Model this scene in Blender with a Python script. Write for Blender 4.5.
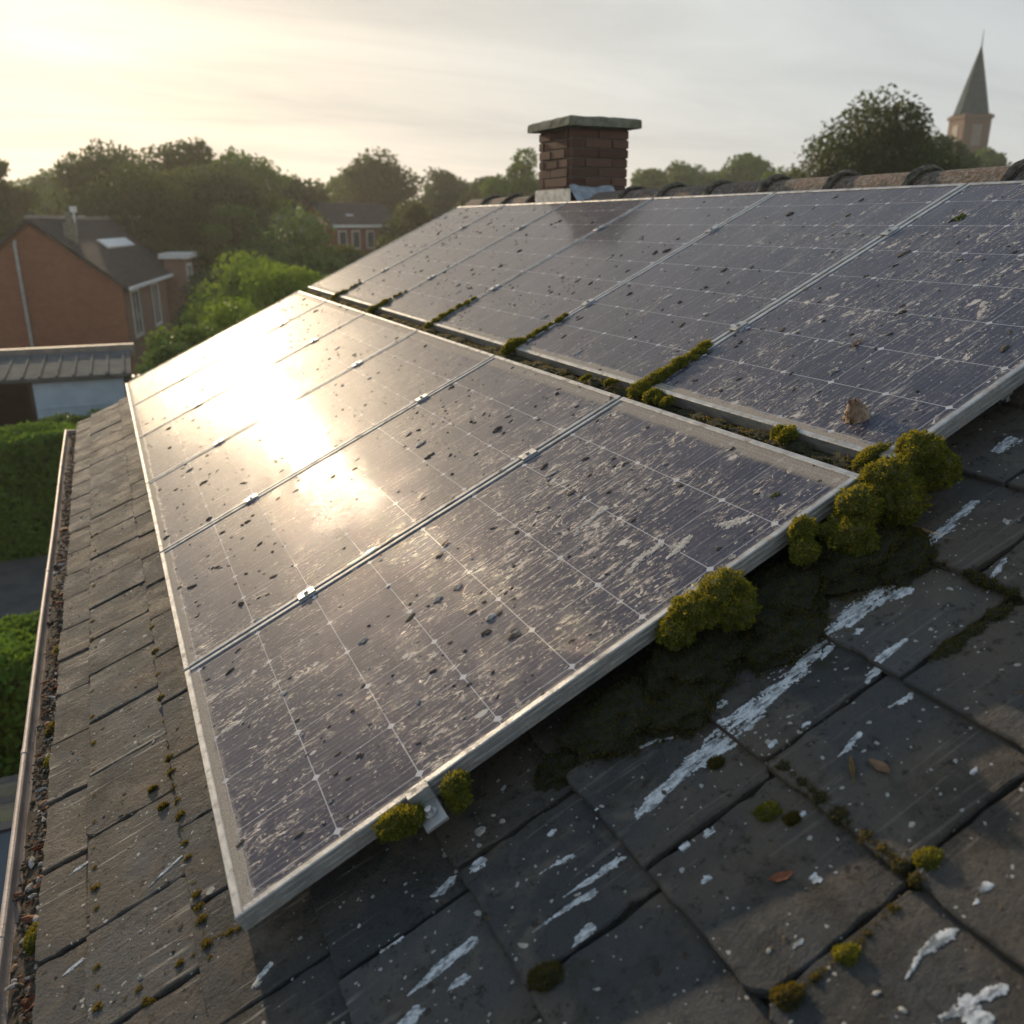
import bpy, math, random
from mathutils import Vector, Matrix, noise
random.seed(7)
R = math.radians
scene = bpy.context.scene
for o in list(bpy.data.objects): bpy.data.objects.remove(o)

# ------------------------------------------------------------------ camera
CAM = Vector((-0.0663, -1.3511, 1.2074)); YAW = R(24.78); PIT = R(18.52); FPX = 862.1
cd = bpy.data.cameras.new('camera'); cam = bpy.data.objects.new('camera', cd)
scene.collection.objects.link(cam); scene.camera = cam
cam.location = CAM; cam.rotation_euler = (math.pi/2 - PIT, 0, -YAW)
cd.sensor_width = 36; cd.lens = 36*FPX/1024; cd.clip_start = .02; cd.clip_end = 3000
cd.dof.use_dof = True; cd.dof.focus_distance = 2.4; cd.dof.aperture_fstop = 3.3
# ------------------------------------------------------------------ sky, sun, exposure
SUN_EL = R(14.0); SUN_AZ = R(-2.8)
sund = Vector((math.sin(SUN_AZ)*math.cos(SUN_EL), math.cos(SUN_AZ)*math.cos(SUN_EL), math.sin(SUN_EL)))
ld = bpy.data.lights.new('sun', 'SUN'); sun = bpy.data.objects.new('sun', ld); scene.collection.objects.link(sun)
ld.energy = 4.6; ld.angle = R(.5); ld.color = (1, .78, .52)
sun.rotation_euler = sund.to_track_quat('Z', 'Y').to_euler()
w = bpy.data.worlds.new('World'); scene.world = w; w.use_nodes = True
nt = w.node_tree; nt.nodes.clear()
def wn(t, **k):
    n = nt.nodes.new(t)
    for a, b in k.items(): setattr(n, a, b)
    return n
L = nt.links.new
sky = wn('ShaderNodeTexSky', sky_type='NISHITA', sun_disc=False, sun_elevation=SUN_EL, sun_rotation=SUN_AZ, air_density=1.2, dust_density=3.0, ozone_density=1.0)
bg1 = wn('ShaderNodeBackground'); bg1.inputs[1].default_value = .05; L(sky.outputs[0], bg1.inputs[0])
tc = wn('ShaderNodeTexCoord'); sep = wn('ShaderNodeSeparateXYZ'); L(tc.outputs['Generated'], sep.inputs[0])
zz = wn('ShaderNodeMath', operation='ADD'); zz.inputs[1].default_value = .10; L(sep.outputs[2], zz.inputs[0])
zm = wn('ShaderNodeMath', operation='MAXIMUM'); zm.inputs[1].default_value = .02; L(zz.outputs[0], zm.inputs[0])
dx = wn('ShaderNodeMath', operation='DIVIDE'); L(sep.outputs[0], dx.inputs[0]); L(zm.outputs[0], dx.inputs[1])
dy = wn('ShaderNodeMath', operation='DIVIDE'); L(sep.outputs[1], dy.inputs[0]); L(zm.outputs[0], dy.inputs[1])
cmb = wn('ShaderNodeCombineXYZ'); L(dx.outputs[0], cmb.inputs[0]); L(dy.outputs[0], cmb.inputs[1])
mp = wn('ShaderNodeMapping'); mp.inputs['Rotation'].default_value = (0, 0, R(-24)); mp.inputs['Scale'].default_value = (.55, 1.3, 1); L(cmb.outputs[0], mp.inputs[0])
nz = wn('ShaderNodeTexNoise'); nz.inputs['Scale'].default_value = .9; nz.inputs['Detail'].default_value = 7; nz.inputs['Roughness'].default_value = .58; nz.inputs['Distortion'].default_value = .5
L(mp.outputs[0], nz.inputs[0])
cr = wn('ShaderNodeMapRange'); cr.interpolation_type = 'SMOOTHSTEP'
cr.inputs[1].default_value = .33; cr.inputs[2].default_value = .68; cr.inputs[3].default_value = .86; cr.inputs[4].default_value = .97; L(nz.outputs[0], cr.inputs[0])
# cloud brightness: sunlit haze and cirrus, brighter towards the sun
dt = wn('ShaderNodeVectorMath', operation='DOT_PRODUCT'); dt.inputs[1].default_value = sund; L(tc.outputs['Generated'], dt.inputs[0])
cl = wn('ShaderNodeMath', operation='MAXIMUM'); cl.inputs[1].default_value = 0; L(dt.outputs['Value'], cl.inputs[0])
p1 = wn('ShaderNodeMath', operation='POWER'); p1.inputs[1].default_value = 8; L(cl.outputs[0], p1.inputs[0])
p2 = wn('ShaderNodeMath', operation='POWER'); p2.inputs[1].default_value = 110; L(cl.outputs[0], p2.inputs[0])
mxc = wn('ShaderNodeMix', data_type='RGBA'); L(p1.outputs[0], mxc.inputs[0])
mxc.inputs[6].default_value = (.62, .67, .69, 1); mxc.inputs[7].default_value = (.72, .67, .59, 1)
ms = wn('ShaderNodeMath', operation='MULTIPLY_ADD'); ms.inputs[1].default_value = .45; ms.inputs[2].default_value = .95; L(p2.outputs[0], ms.inputs[0])
n2 = wn('ShaderNodeMapRange'); n2.inputs[1].default_value = .3; n2.inputs[2].default_value = .75; n2.inputs[3].default_value = 1.18; n2.inputs[4].default_value = .78; L(nz.outputs[0], n2.inputs[0])
ms2 = wn('ShaderNodeMath', operation='MULTIPLY'); L(ms.outputs[0], ms2.inputs[0]); L(n2.outputs[0], ms2.inputs[1])
zen = wn('ShaderNodeMapRange'); zen.interpolation_type = 'SMOOTHSTEP'; zen.inputs[1].default_value = .30; zen.inputs[2].default_value = .85; L(sep.outputs[2], zen.inputs[0])
mxz = wn('ShaderNodeMix', data_type='RGBA'); L(zen.outputs[0], mxz.inputs[0]); L(mxc.outputs[2], mxz.inputs[6]); mxz.inputs[7].default_value = (.30, .42, .56, 1)
bg2 = wn('ShaderNodeBackground'); L(mxz.outputs[2], bg2.inputs[0]); L(ms2.outputs[0], bg2.inputs[1])
mx = wn('ShaderNodeMixShader'); L(cr.outputs[0], mx.inputs[0]); L(bg1.outputs[0], mx.inputs[1]); L(bg2.outputs[0], mx.inputs[2])
ow = wn('ShaderNodeOutputWorld'); L(mx.outputs[0], ow.inputs[0])
scene.view_settings.view_transform = 'Standard'; scene.view_settings.look = 'None'
scene.view_settings.exposure = 0.1; scene.view_settings.gamma = 1.0
scene.render.engine = 'CYCLES'
scene.cycles.max_bounces = 6; scene.cycles.volume_bounces = 0

# ------------------------------------------------------------------ geometry helpers
PHI = R(25.365); CP, SP = math.cos(PHI), math.sin(PHI)
def RP(u, v, n=0.): return Vector((v*CP - n*SP, u, v*SP + n*CP))
ROOF = Matrix(((CP, 0, -SP, 0), (0, 1, 0, 0), (SP, 0, CP, 0), (0, 0, 0, 1)))   # local x = up the slope, y = along the ridge, z = out of the roof
CF = Vector((math.sin(YAW)*math.cos(PIT), math.cos(YAW)*math.cos(PIT), -math.sin(PIT)))
CR = Vector((math.cos(YAW), -math.sin(YAW), 0)); CU = CR.cross(CF)
def ray(px, py): return (CF*FPX + CR*(px-512) + CU*(512-py)).normalized()
NR = Vector((-SP, 0, CP))
def on_roof(px, py, n=0.):            # survey: photo point -> (u, v) on a plane parallel to the roof
    d = ray(px, py); t = (n - CAM.dot(NR))/d.dot(NR); X = CAM + d*t
    return X.y, X.x*CP + X.z*SP
def at(px, py, D):
    d = ray(px, py); d = d/math.hypot(d.x, d.y); return CAM + d*D
COL = scene.collection
def mesh_obj(name, verts, faces, mat, parent=None, mw=None, smooth=False, mats=None, fm=None):
    me = bpy.data.meshes.new(name); me.from_pydata([tuple(v) for v in verts], [], faces)
    for m in (mats or [mat]): me.materials.append(m)
    if fm: me.polygons.foreach_set('material_index', fm)
    if smooth: me.polygons.foreach_set('use_smooth', [True]*len(me.polygons))
    me.update()
    o = bpy.data.objects.new(name, me); COL.objects.link(o)
    if parent: o.parent = parent
    if mw is not None: o.matrix_basis = mw
    return o
def empty(name, mw=None, loc=None):
    o = bpy.data.objects.new(name, None); COL.objects.link(o); o.empty_display_size = .1
    if mw is not None: o.matrix_basis = mw
    if loc is not None: o.location = loc
    return o
def tag(o, label, cat, group=None, kind=None):
    if label: o['label'] = label
    if cat: o['category'] = cat
    if group: o['group'] = group
    if kind: o['kind'] = kind
    return o
def RM(u, v, n=0): return Matrix.Translation(RP(u, v, n)) @ ROOF
class MB:
    def __init__(s): s.v = []; s.f = []; s.m = []; s.cur = 0
    def add(s, vs, fs):
        b = len(s.v); s.v += [Vector(v) for v in vs]; s.f += [tuple(i+b for i in f) for f in fs]; s.m += [s.cur]*len(fs)
    def box(s, x0, x1, y0, y1, z0, z1, M=None):
        vs = [Vector(p) for p in ((x0,y0,z0),(x1,y0,z0),(x1,y1,z0),(x0,y1,z0),(x0,y0,z1),(x1,y0,z1),(x1,y1,z1),(x0,y1,z1))]
        if M: vs = [M @ p for p in vs]
        s.add(vs, [(3,2,1,0),(4,5,6,7),(0,1,5,4),(1,2,6,5),(2,3,7,6),(3,0,4,7)])
    def bbox(s, x0, x1, y0, y1, z0, z1, b=.003, M=None):     # bevelled top edges
        vs = [Vector(p) for p in ((x0,y0,z0),(x1,y0,z0),(x1,y1,z0),(x0,y1,z0),(x0,y0,z1-b),(x1,y0,z1-b),(x1,y1,z1-b),(x0,y1,z1-b),(x0+b,y0+b,z1),(x1-b,y0+b,z1),(x1-b,y1-b,z1),(x0+b,y1-b,z1))]
        if M: vs = [M @ p for p in vs]
        s.add(vs, [(3,2,1,0),(0,1,5,4),(1,2,6,5),(2,3,7,6),(3,0,4,7),(4,5,9,8),(5,6,10,9),(6,7,11,10),(7,4,8,11),(8,9,10,11)])
    def tube(s, pts, r, n=8, cap=True, r2=None):
        pts = [Vector(p) for p in pts]; b = len(s.v); k = len(pts)
        for i, p in enumerate(pts):
            d = (pts[min(i+1,k-1)] - pts[max(i-1,0)]).normalized()
            a = d.orthogonal().normalized() if abs(d.z) > .95 else d.cross(Vector((0,0,1))).normalized()
            c = d.cross(a); rr = r if r2 is None else r + (r2-r)*i/(k-1)
            for j in range(n):
                t = 2*math.pi*j/n; s.v.append(p + a*math.cos(t)*rr + c*math.sin(t)*rr)
        for i in range(k-1):
            for j in range(n):
                s.f.append((b+i*n+j, b+i*n+(j+1)%n, b+(i+1)*n+(j+1)%n, b+(i+1)*n+j)); s.m.append(s.cur)
        if cap:
            s.f.append(tuple(b+j for j in range(n))[::-1]); s.f.append(tuple(b+(k-1)*n+j for j in range(n))); s.m += [s.cur]*2
    def build(s, name, mat, parent=None, mw=None, smooth=False):
        if isinstance(mat, list): return mesh_obj(name, s.v, s.f, None, parent, mw, smooth, mats=mat, fm=s.m)
        return mesh_obj(name, s.v, s.f, mat, parent, mw, smooth)
def ico(sub=1):
    import bmesh
    bm = bmesh.new(); bmesh.ops.create_icosphere(bm, subdivisions=sub, radius=1)
    vs = [v.co.copy() for v in bm.verts]; fs = [tuple(v.index for v in f.verts) for f in bm.faces]; bm.free(); return vs, fs
ICO1, ICO2, ICO3 = ico(1), ico(2), ico(3)

# ------------------------------------------------------------------ material helpers
class NT:
    def __init__(s, name):
        s.mat = bpy.data.materials.new(name); s.mat.use_nodes = True; s.t = s.mat.node_tree; s.t.nodes.clear()
        s.out = s.t.nodes.new('ShaderNodeOutputMaterial'); s.p = s.t.nodes.new('ShaderNodeBsdfPrincipled'); s.t.links.new(s.p.outputs[0], s.out.inputs[0])
    def n(s, t, **k):
        x = s.t.nodes.new(t)
        for a, b in k.items(): setattr(x, a, b)
        return x
    def set(s, sock, v):
        if isinstance(v, bpy.types.NodeSocket): s.t.links.new(v, sock)
        elif v is not None: sock.default_value = v
    def math(s, op, a, b=None, c=None, clamp=False):
        x = s.n('ShaderNodeMath', operation=op); x.use_clamp = clamp; s.set(x.inputs[0], a); s.set(x.inputs[1], b); s.set(x.inputs[2], c); return x.outputs[0]
    def mr(s, v, a, b, c=0., d=1., smooth=True):
        x = s.n('ShaderNodeMapRange'); x.interpolation_type = 'SMOOTHSTEP' if smooth else 'LINEAR'
        s.set(x.inputs[0], v)
        for i, q in enumerate((a, b, c, d)): s.set(x.inputs[i+1], q)
        return x.outputs[0]
    def mix(s, f, a, b, mode='MIX'):
        x = s.n('ShaderNodeMix', data_type='RGBA', blend_type=mode); s.set(x.inputs[0], f)
        s.set(x.inputs[6], a if not isinstance(a, tuple) else (*a, 1)); s.set(x.inputs[7], b if not isinstance(b, tuple) else (*b, 1)); return x.outputs[2]
    def noise(s, vec, scale, detail=4, rough=.55, dist=0.):
        x = s.n('ShaderNodeTexNoise'); s.set(x.inputs['Vector'], vec); x.inputs['Scale'].default_value = scale
        x.inputs['Detail'].default_value = detail; x.inputs['Roughness'].default_value = rough; x.inputs['Distortion'].default_value = dist; return x.outputs[0]
    def voro(s, vec, scale, feature='F1', out='Distance', rnd=1.):
        x = s.n('ShaderNodeTexVoronoi', feature=feature); s.set(x.inputs['Vector'], vec); x.inputs['Scale'].default_value = scale; x.inputs['Randomness'].default_value = rnd; return x.outputs[out]
    def map(s, vec, sc=(1,1,1), loc=(0,0,0), rot=(0,0,0)):
        x = s.n('ShaderNodeMapping'); s.set(x.inputs[0], vec); x.inputs['Scale'].default_value = sc; x.inputs['Location'].default_value = loc; x.inputs['Rotation'].default_value = rot; return x.outputs[0]
    def pos(s): return s.n('ShaderNodeNewGeometry').outputs['Position']
    def obj(s): return s.n('ShaderNodeTexCoord').outputs['Object']
    def roofpos(s): return s.map(s.pos(), rot=(0, PHI, 0))      # (v, u, n)
    def xyz(s, v):
        x = s.n('ShaderNodeSeparateXYZ'); s.set(x.inputs[0], v); return x.outputs
    def island(s): return s.n('ShaderNodeNewGeometry').outputs['Random Per Island']
    def objrnd(s): return s.n('ShaderNodeObjectInfo').outputs['Random']
    def bump(s, h, dist=.002, strength=1., normal=None):
        x = s.n('ShaderNodeBump'); x.inputs['Strength'].default_value = strength; x.inputs['Distance'].default_value = dist; s.set(x.inputs['Height'], h); s.set(x.inputs['Normal'], normal); s.t.links.new(x.outputs[0], s.p.inputs['Normal']); return x.outputs[0]
    def fin(s, col=None, rough=.6, metal=0., spec=.5):
        s.set(s.p.inputs['Base Color'], (*col, 1) if isinstance(col, tuple) else col); s.set(s.p.inputs['Roughness'], rough); s.set(s.p.inputs['Metallic'], metal); s.set(s.p.inputs['Specular IOR Level'], spec); return s.mat
def simple(name, c1, c2, scale=5, rough=.7, bump=0., metal=0., bs=40., spec=.4):
    m = NT(name); P = m.obj(); a = m.noise(P, scale, 5, .6)
    if bump: m.bump(m.noise(P, bs, 5, .6), bump)
    return m.fin(m.mix(m.mr(a, .3, .7), c1, c2), rough, metal, spec)

# --- slates
def mat_slate():
    m = NT('slate'); p = m.roofpos(); isl = m.island()
    lo = m.noise(p, 2.2, 5, .6); mid = m.noise(p, 9, 6, .62, .4); fine = m.noise(p, 90, 6, .7); grain = m.noise(p, 420, 3, .6)
    base = m.mix(isl, (.046, .051, .056), (.098, .100, .101))
    warm = m.mr(m.noise(m.map(p, loc=(3, 1, 0)), 3.1, 5, .62), .38, .66)
    base = m.mix(warm, base, (.118, .098, .078))
    base = m.mix(m.mr(mid, .50, .72, 0, .8), base, (.155, .132, .108))
    base = m.mix(m.mr(m.noise(m.map(p, loc=(5, 5, 0)), 38, 6, .75), .55, .64, 0, .75), base, (.026, .022, .018))
    base = m.mix(m.mr(m.noise(m.map(p, loc=(1, 2, 0)), 4.2, 6, .7), .54, .66, 0, .55), base, (.03, .028, .024))
    base = m.mix(m.mr(fine, .56, .74, 0, .6), base, (.030, .026, .022))
    base = m.mix(m.mr(grain, .58, .75, 0, .5), base, (.26, .22, .18))
    # run-off streaks down the slope
    st = m.noise(m.map(p, sc=(3.2, 70, 1)), 1.0, 5, .65, .3); sm = m.noise(m.map(p, loc=(7, 0, 0)), 2.6, 4, .6)
    stm = m.math('MULTIPLY', m.math('MULTIPLY', m.mr(st, .57, .63), m.mr(sm, .44, .58)), m.mr(m.xyz(p)[0], .35, -.05, .22, 1.))
    base = m.mix(m.math('MULTIPLY', stm, .75), base, (.42, .38, .33))
    # lichen spots
    wv = m.n('ShaderNodeVectorMath', operation='ADD'); m.set(wv.inputs[0], p)
    nn = m.n('ShaderNodeTexNoise'); m.set(nn.inputs['Vector'], p); nn.inputs['Scale'].default_value = 55
    sc_ = m.n('ShaderNodeVectorMath', operation='SCALE'); m.set(sc_.inputs[0], nn.outputs['Color']); sc_.inputs['Scale'].default_value = .016; m.set(wv.inputs[1], sc_.outputs[0])
    for scl, r0, thr, seed in ((13, .08, .78, 0), (31, .10, .80, 5), (70, .13, .66, 9)):
        d = m.voro(m.map(wv.outputs[0], loc=(seed, seed, 0)), scl); c = m.voro(m.map(wv.outputs[0], loc=(seed, seed, 0)), scl, out='Color')
        cs = m.n('ShaderNodeSeparateColor'); m.set(cs.inputs[0], c)
        rr = m.math('MULTIPLY', cs.outputs[1], r0*1.9)
        k = m.math('MULTIPLY', m.math('LESS_THAN', d, rr), m.math('GREATER_THAN', cs.outputs[0], thr))
        base = m.mix(m.math('MULTIPLY', k, .85), base, (.46, .46, .44))
    # moss film
    mo = m.math('MULTIPLY', m.mr(m.noise(m.map(p, loc=(0, 9, 0)), 5, 6, .7), .60, .70), .7)
    base = m.mix(mo, base, (.035, .034, .018))
    h = m.math('ADD', m.math('MULTIPLY', mid, 1.3), m.math('ADD', m.math('MULTIPLY', fine, .75), m.math('MULTIPLY', grain, .22)))
    h = m.math('ADD', h, m.math('MULTIPLY', stm, .25))
    m.bump(h, .012)
    return m.fin(base, m.mr(mid, .3, .7, .70, .92), 0, .22)
M = {}
M['slate'] = mat_slate()
M['deck'] = simple('under_deck', (.012, .010, .008), (.03, .024, .016), 30, .95, .01)
# --- panel glass
NCU = .187; NCV = .187
def mat_glass():
    m = NT('dirty_panel_glass'); p = m.roofpos(); q = m.obj(); X = m.xyz(q); x, y = X[0], X[1]; P3 = m.xyz(p)
    def grid(c, off, pitch, hw):
        f = m.math('FRACT', m.math('ADD', m.math('DIVIDE', m.math('SUBTRACT', c, off), pitch), .5))
        d = m.math('MULTIPLY', m.math('ABSOLUTE', m.math('SUBTRACT', f, .5)), pitch)
        return d, m.math('LESS_THAN', d, hw)
    dxv, lx = grid(x, .041, NCV, .0013); dyv, ly = grid(y, .040, NCU, .0015)
    dia = m.math('LESS_THAN', m.math('ADD', dxv, dyv), .0105)
    bus = grid(y, .040+NCU/6, NCU/3, .0007)[1]
    fing = m.math('MULTIPLY', grid(y, .04, .0156, .0011)[1], .55)
    cell = m.voro(m.map(q, sc=(1/NCV, 1/NCU, 0), loc=(-.041/NCV-.5, -.040/NCU-.5, 0)), 1, out='Color', rnd=0)
    cs = m.n('ShaderNodeSeparateColor'); m.set(cs.inputs[0], cell)
    base = m.mix(cs.outputs[0], (.010, .012, .036), (.020, .020, .046))
    base = m.mix(fing, base, (.085, .088, .12))
    base = m.mix(m.math('MULTIPLY', bus, .55), base, (.22, .22, .25))
    g = m.math('MAXIMUM', m.math('MAXIMUM', m.math('MULTIPLY', lx, .55), m.math('MULTIPLY', ly, .38)), m.math('MULTIPLY', dia, .8))
    base = m.mix(g, base, (.55, .55, .58))
    # dirt film + streaks running down the slope
    film = m.noise(p, 1.7, 5, .6); med = m.noise(m.map(p, sc=(1, 2.2, 1)), 7, 6, .62, .3)
    st1 = m.noise(m.map(p, sc=(11, 75, 1)), 1, 6, .68, .7)
    st2 = m.noise(m.map(p, sc=(45, 150, 1), loc=(4, 2, 0)), 1, 5, .7, .8)
    gr = m.noise(p, 260, 3, .6)
    near = m.mr(P3[1], 2.6, -.1)                  # the older dirt sits on the near panels
    filmk = m.math('ADD', m.mr(film, .3, .7, .01, .09), m.mr(med, .45, .75, 0, .14))
    base = m.mix(filmk, base, (.20, .195, .195))
    base = m.mix(m.math('MULTIPLY', m.mr(st1, .50, .68), .15), base, (.30, .27, .25))
    area = m.math('MULTIPLY', m.mr(m.noise(m.map(p, loc=(2.3, 5, 0)), 2.9, 6, .65), .43, .58), m.mr(near, 0, 1, .30, 1.))
    cr1 = m.math('MULTIPLY', m.mr(st1, .575, .615), area)
    cr2 = m.math('MULTIPLY', m.mr(st2, .58, .62), m.mr(area, 0, 1, .22, 1.))
    blot = m.math('MULTIPLY', m.mr(m.noise(m.map(p, sc=(16, 30, 1), loc=(1, 8, 0)), 1, 6, .7, .6), .585, .62), m.mr(area, .1, .8))
    fleck = m.mr(m.noise(m.map(p, sc=(60, 110, 1)), 1, 3, .5), .66, .70)
    brk = m.mr(m.noise(m.map(p, sc=(1, 2, 1)), 60, 4, .7), .40, .56)
    cr1 = m.math('MULTIPLY', cr1, brk); cr2 = m.math('MULTIPLY', cr2, m.mr(m.noise(p, 110, 2, .6), .38, .55))
    rn = m.noise(m.map(p, sc=(1, 3.2, 1), loc=(6, 1, 0)), 5.5, 4, .55, 1.1)
    ridge = m.math('MULTIPLY', m.mr(m.math('ABSOLUTE', m.math('SUBTRACT', rn, .5)), .016, .006), m.math('MULTIPLY', brk, m.math('MULTIPLY', m.mr(m.noise(m.map(p, loc=(9, 9, 0)), 3.2, 4, .6), .50, .58), m.mr(near, .2, .9))))
    cr1 = m.math('MAXIMUM', cr1, ridge)
    crust = m.math('MAXIMUM', m.math('MAXIMUM', m.math('MULTIPLY', cr1, .8), m.math('MULTIPLY', cr2, .7)), m.math('MAXIMUM', blot, m.math('MULTIPLY', fleck, .8)))
    base = m.mix(m.math('MULTIPLY', crust, .9), base, (.52, .48, .445))
    # mineral and bird-lime dots
    dotm = None
    for scl, r0, thr, seed in ((9, .10, .80, 0), (22, .12, .72, 4), (48, .16, .66, 8)):
        pv = m.map(p, sc=(.55, 1, 1), loc=(seed, seed, 0)); d = m.voro(pv, scl); c = m.voro(pv, scl, out='Color')
        c3 = m.n('ShaderNodeSeparateColor'); m.set(c3.inputs[0], c)
        rr = m.math('ADD', m.math('MULTIPLY', c3.outputs[1], r0), m.math('MULTIPLY', m.math('SUBTRACT', gr, .5), .10))
        k = m.math('MULTIPLY', m.math('LESS_THAN', d, rr), m.math('GREATER_THAN', c3.outputs[0], thr))
        base = m.mix(m.math('MULTIPLY', k, .9), base, m.mix(m.math('GREATER_THAN', c3.outputs[2], .45), (.10, .075, .055), (.50, .47, .43)))
        dotm = k if dotm is None else m.math('MAXIMUM', dotm, k)
    # silt held by the frame, mostly at the foot of the panel
    wob = m.math('MULTIPLY', m.math('SUBTRACT', m.noise(p, 14, 5, .6), .5), .055)
    s1 = m.mr(m.math('ADD', x, wob), .052, .034)
    s2 = m.mr(m.math('ADD', m.math('SUBTRACT', 1.56, x), m.math('MULTIPLY', wob, .4)), .060, .036)
    s3 = m.mr(m.math('ADD', y, m.math('MULTIPLY', wob, .6)), .026, .016)
    silt = m.math('MAXIMUM', m.math('MAXIMUM', s1, m.math('MULTIPLY', s2, .85)), m.math('MULTIPLY', s3, .6))
    base = m.mix(m.math('MULTIPLY', silt, .92), base, m.mix(m.mr(gr, .35, .65), (.22, .185, .15), (.38, .335, .285)))
    dull = m.math('MAXIMUM', m.math('MAXIMUM', crust, dotm), silt)
    rgh = m.math('ADD', m.mr(med, .3, .7, .27, .36), m.math('MULTIPLY', dull, .42))
    spec = m.mr(dull, 0, 1, .5, .12, False)
    h = m.math('ADD', m.math('MULTIPLY', dull, .9), m.math('ADD', m.math('MULTIPLY', gr, .10), m.math('MULTIPLY', st1, .12)))
    nrm = m.bump(h, .0012)
    m.fin(base, .85, 0, .1)
    fr = m.n('ShaderNodeFresnel'); fr.inputs[0].default_value = 1.5; m.set(fr.inputs[1], nrm)
    g1 = m.n('ShaderNodeBsdfGlossy', distribution='BECKMANN'); m.set(g1.inputs['Roughness'], m.mr(med, .3, .7, .072, .082)); m.set(g1.inputs['Normal'], nrm)
    g2 = m.n('ShaderNodeBsdfGlossy', distribution='BECKMANN'); g2.inputs['Roughness'].default_value = .46; m.set(g2.inputs['Normal'], nrm); m.set(g2.inputs[0], (1, .97, .93, 1))
    f1 = m.math('MULTIPLY', m.math('MINIMUM', fr.outputs[0], .48), m.math('SUBTRACT', .64, m.math('MULTIPLY', dull, .60)))
    f2 = m.math('MULTIPLY', fr.outputs[0], m.math('SUBTRACT', .12, m.math('MULTIPLY', dull, .05)))
    a1 = m.n('ShaderNodeMixShader'); m.set(a1.inputs[0], f1); L2 = m.t.links.new; L2(m.p.outputs[0], a1.inputs[1]); L2(g1.outputs[0], a1.inputs[2])
    a2 = m.n('ShaderNodeMixShader'); m.set(a2.inputs[0], f2); L2(a1.outputs[0], a2.inputs[1]); L2(g2.outputs[0], a2.inputs[2]); L2(a2.outputs[0], m.out.inputs[0])
    return m.mat
M['glass'] = mat_glass()
def mat_alu(name='weathered_aluminium', c1=(.30, .30, .30), c2=(.50, .49, .47), dirt=(.20, .17, .14), rough=.42, metal=.55):
    m = NT(name); p = m.roofpos()
    a = m.noise(m.map(p, sc=(6, 6, 40)), 3, 5, .6); b = m.noise(p, 22, 6, .68)
    c = m.mix(m.mr(a, .3, .7), c1, c2); d = m.mr(b, .50, .66, 0, .75); c = m.mix(d, c, dirt)
    m.bump(m.noise(p, 160, 4, .6), .0008)
    return m.fin(c, m.mr(d, 0, .75, rough, .75, False), m.mr(d, 0, .75, metal, 0., False), .5)
M['alu'] = mat_alu()
M['alu_joint'] = mat_alu('dark_joint_aluminium', (.16, .18, .20), (.28, .30, .32), (.07, .06, .055), .6, .15)  # darker blue-grey copy of the frame metal, for sides at panel joints
M['rail'] = mat_alu('galvanised_rail', (.25, .26, .27), (.42, .43, .44), (.12, .10, .08), .45, .7)
M['steel'] = simple('bolt_steel', (.35, .35, .35), (.55, .55, .54), 60, .35, 0, .9)
M['black'] = simple('panel_back', (.015, .015, .015), (.03, .03, .03), 5, .7)
def mat_moss(name, c_lo, c_mid, c_hi):
    m = NT(name); i = m.island(); p = m.pos(); a = m.noise(p, 28, 3, .6)
    k = m.math('ADD', m.math('MULTIPLY', i, .55), m.math('MULTIPLY', m.mr(a, .3, .7), .5))
    c = m.mix(m.mr(k, 0, .5), c_lo, c_mid); c = m.mix(m.mr(k, .5, 1.), c, c_hi)
    m.p.inputs['Subsurface Weight'].default_value = 0
    tr = m.n('ShaderNodeBsdfTranslucent'); m.set(tr.inputs[0], m.mix(.45, c, (.58, .42, .03)))
    mxs = m.n('ShaderNodeMixShader'); mxs.inputs[0].default_value = .42
    m.fin(c, .8, 0, .2); L2 = m.t.links.new
    L2(m.p.outputs[0], mxs.inputs[1]); L2(tr.outputs[0], mxs.inputs[2]); L2(mxs.outputs[0], m.out.inputs[0]); return m.mat
M['moss'] = mat_moss('yellow_green_moss', (.035, .055, .008), (.095, .13, .016), (.36, .30, .03))
M['moss_dark'] = mat_moss('dark_moss', (.018, .018, .010), (.035, .040, .014), (.07, .06, .02))  # darker copy of the moss; on the bank its colour carries shade
M['moss_core'] = simple('moss_inner', (.035, .040, .008), (.09, .085, .014), 90, .95, .003, bs=500)
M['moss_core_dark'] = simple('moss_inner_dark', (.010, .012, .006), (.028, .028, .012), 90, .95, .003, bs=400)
M['clod'] = simple('dirt_clod', (.035, .028, .022), (.11, .085, .06), 60, .95, .002, bs=300)
M['clod_grey'] = simple('pale_dirt_clod', (.22, .20, .18), (.48, .45, .41), 80, .95, .002, bs=300)
def mat_lime():
    m = NT('bird_lime'); p = m.roofpos(); a = m.noise(m.map(p, sc=(.35, 1, 1)), 110, 6, .75); b = m.noise(p, 400, 3, .6)
    c = m.mix(m.mr(a, .36, .60), (.13, .14, .145), (.62, .64, .66)); c = m.mix(m.mr(b, .35, .5, .5, 0), c, (.10, .105, .11)); m.bump(b, .0008); return m.fin(c, .9, 0, .2)
M['lime'] = mat_lime()
def mat_leaf(name, c1, c2, tr=.25, sc=30):
    m = NT(name); p = m.obj(); c = m.mix(m.mr(m.noise(p, sc, 5, .65), .3, .7), c1, c2)
    t = m.n('ShaderNodeBsdfTranslucent'); m.set(t.inputs[0], c); mm = m.n('ShaderNodeMixShader'); mm.inputs[0].default_value = tr
    m.bump(m.noise(p, 200, 3, .6), .001); m.fin(c, .75, 0, .25)
    m.t.links.new(m.p.outputs[0], mm.inputs[1]); m.t.links.new(t.outputs[0], mm.inputs[2]); m.t.links.new(mm.outputs[0], m.out.inputs[0]); return m.mat
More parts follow.
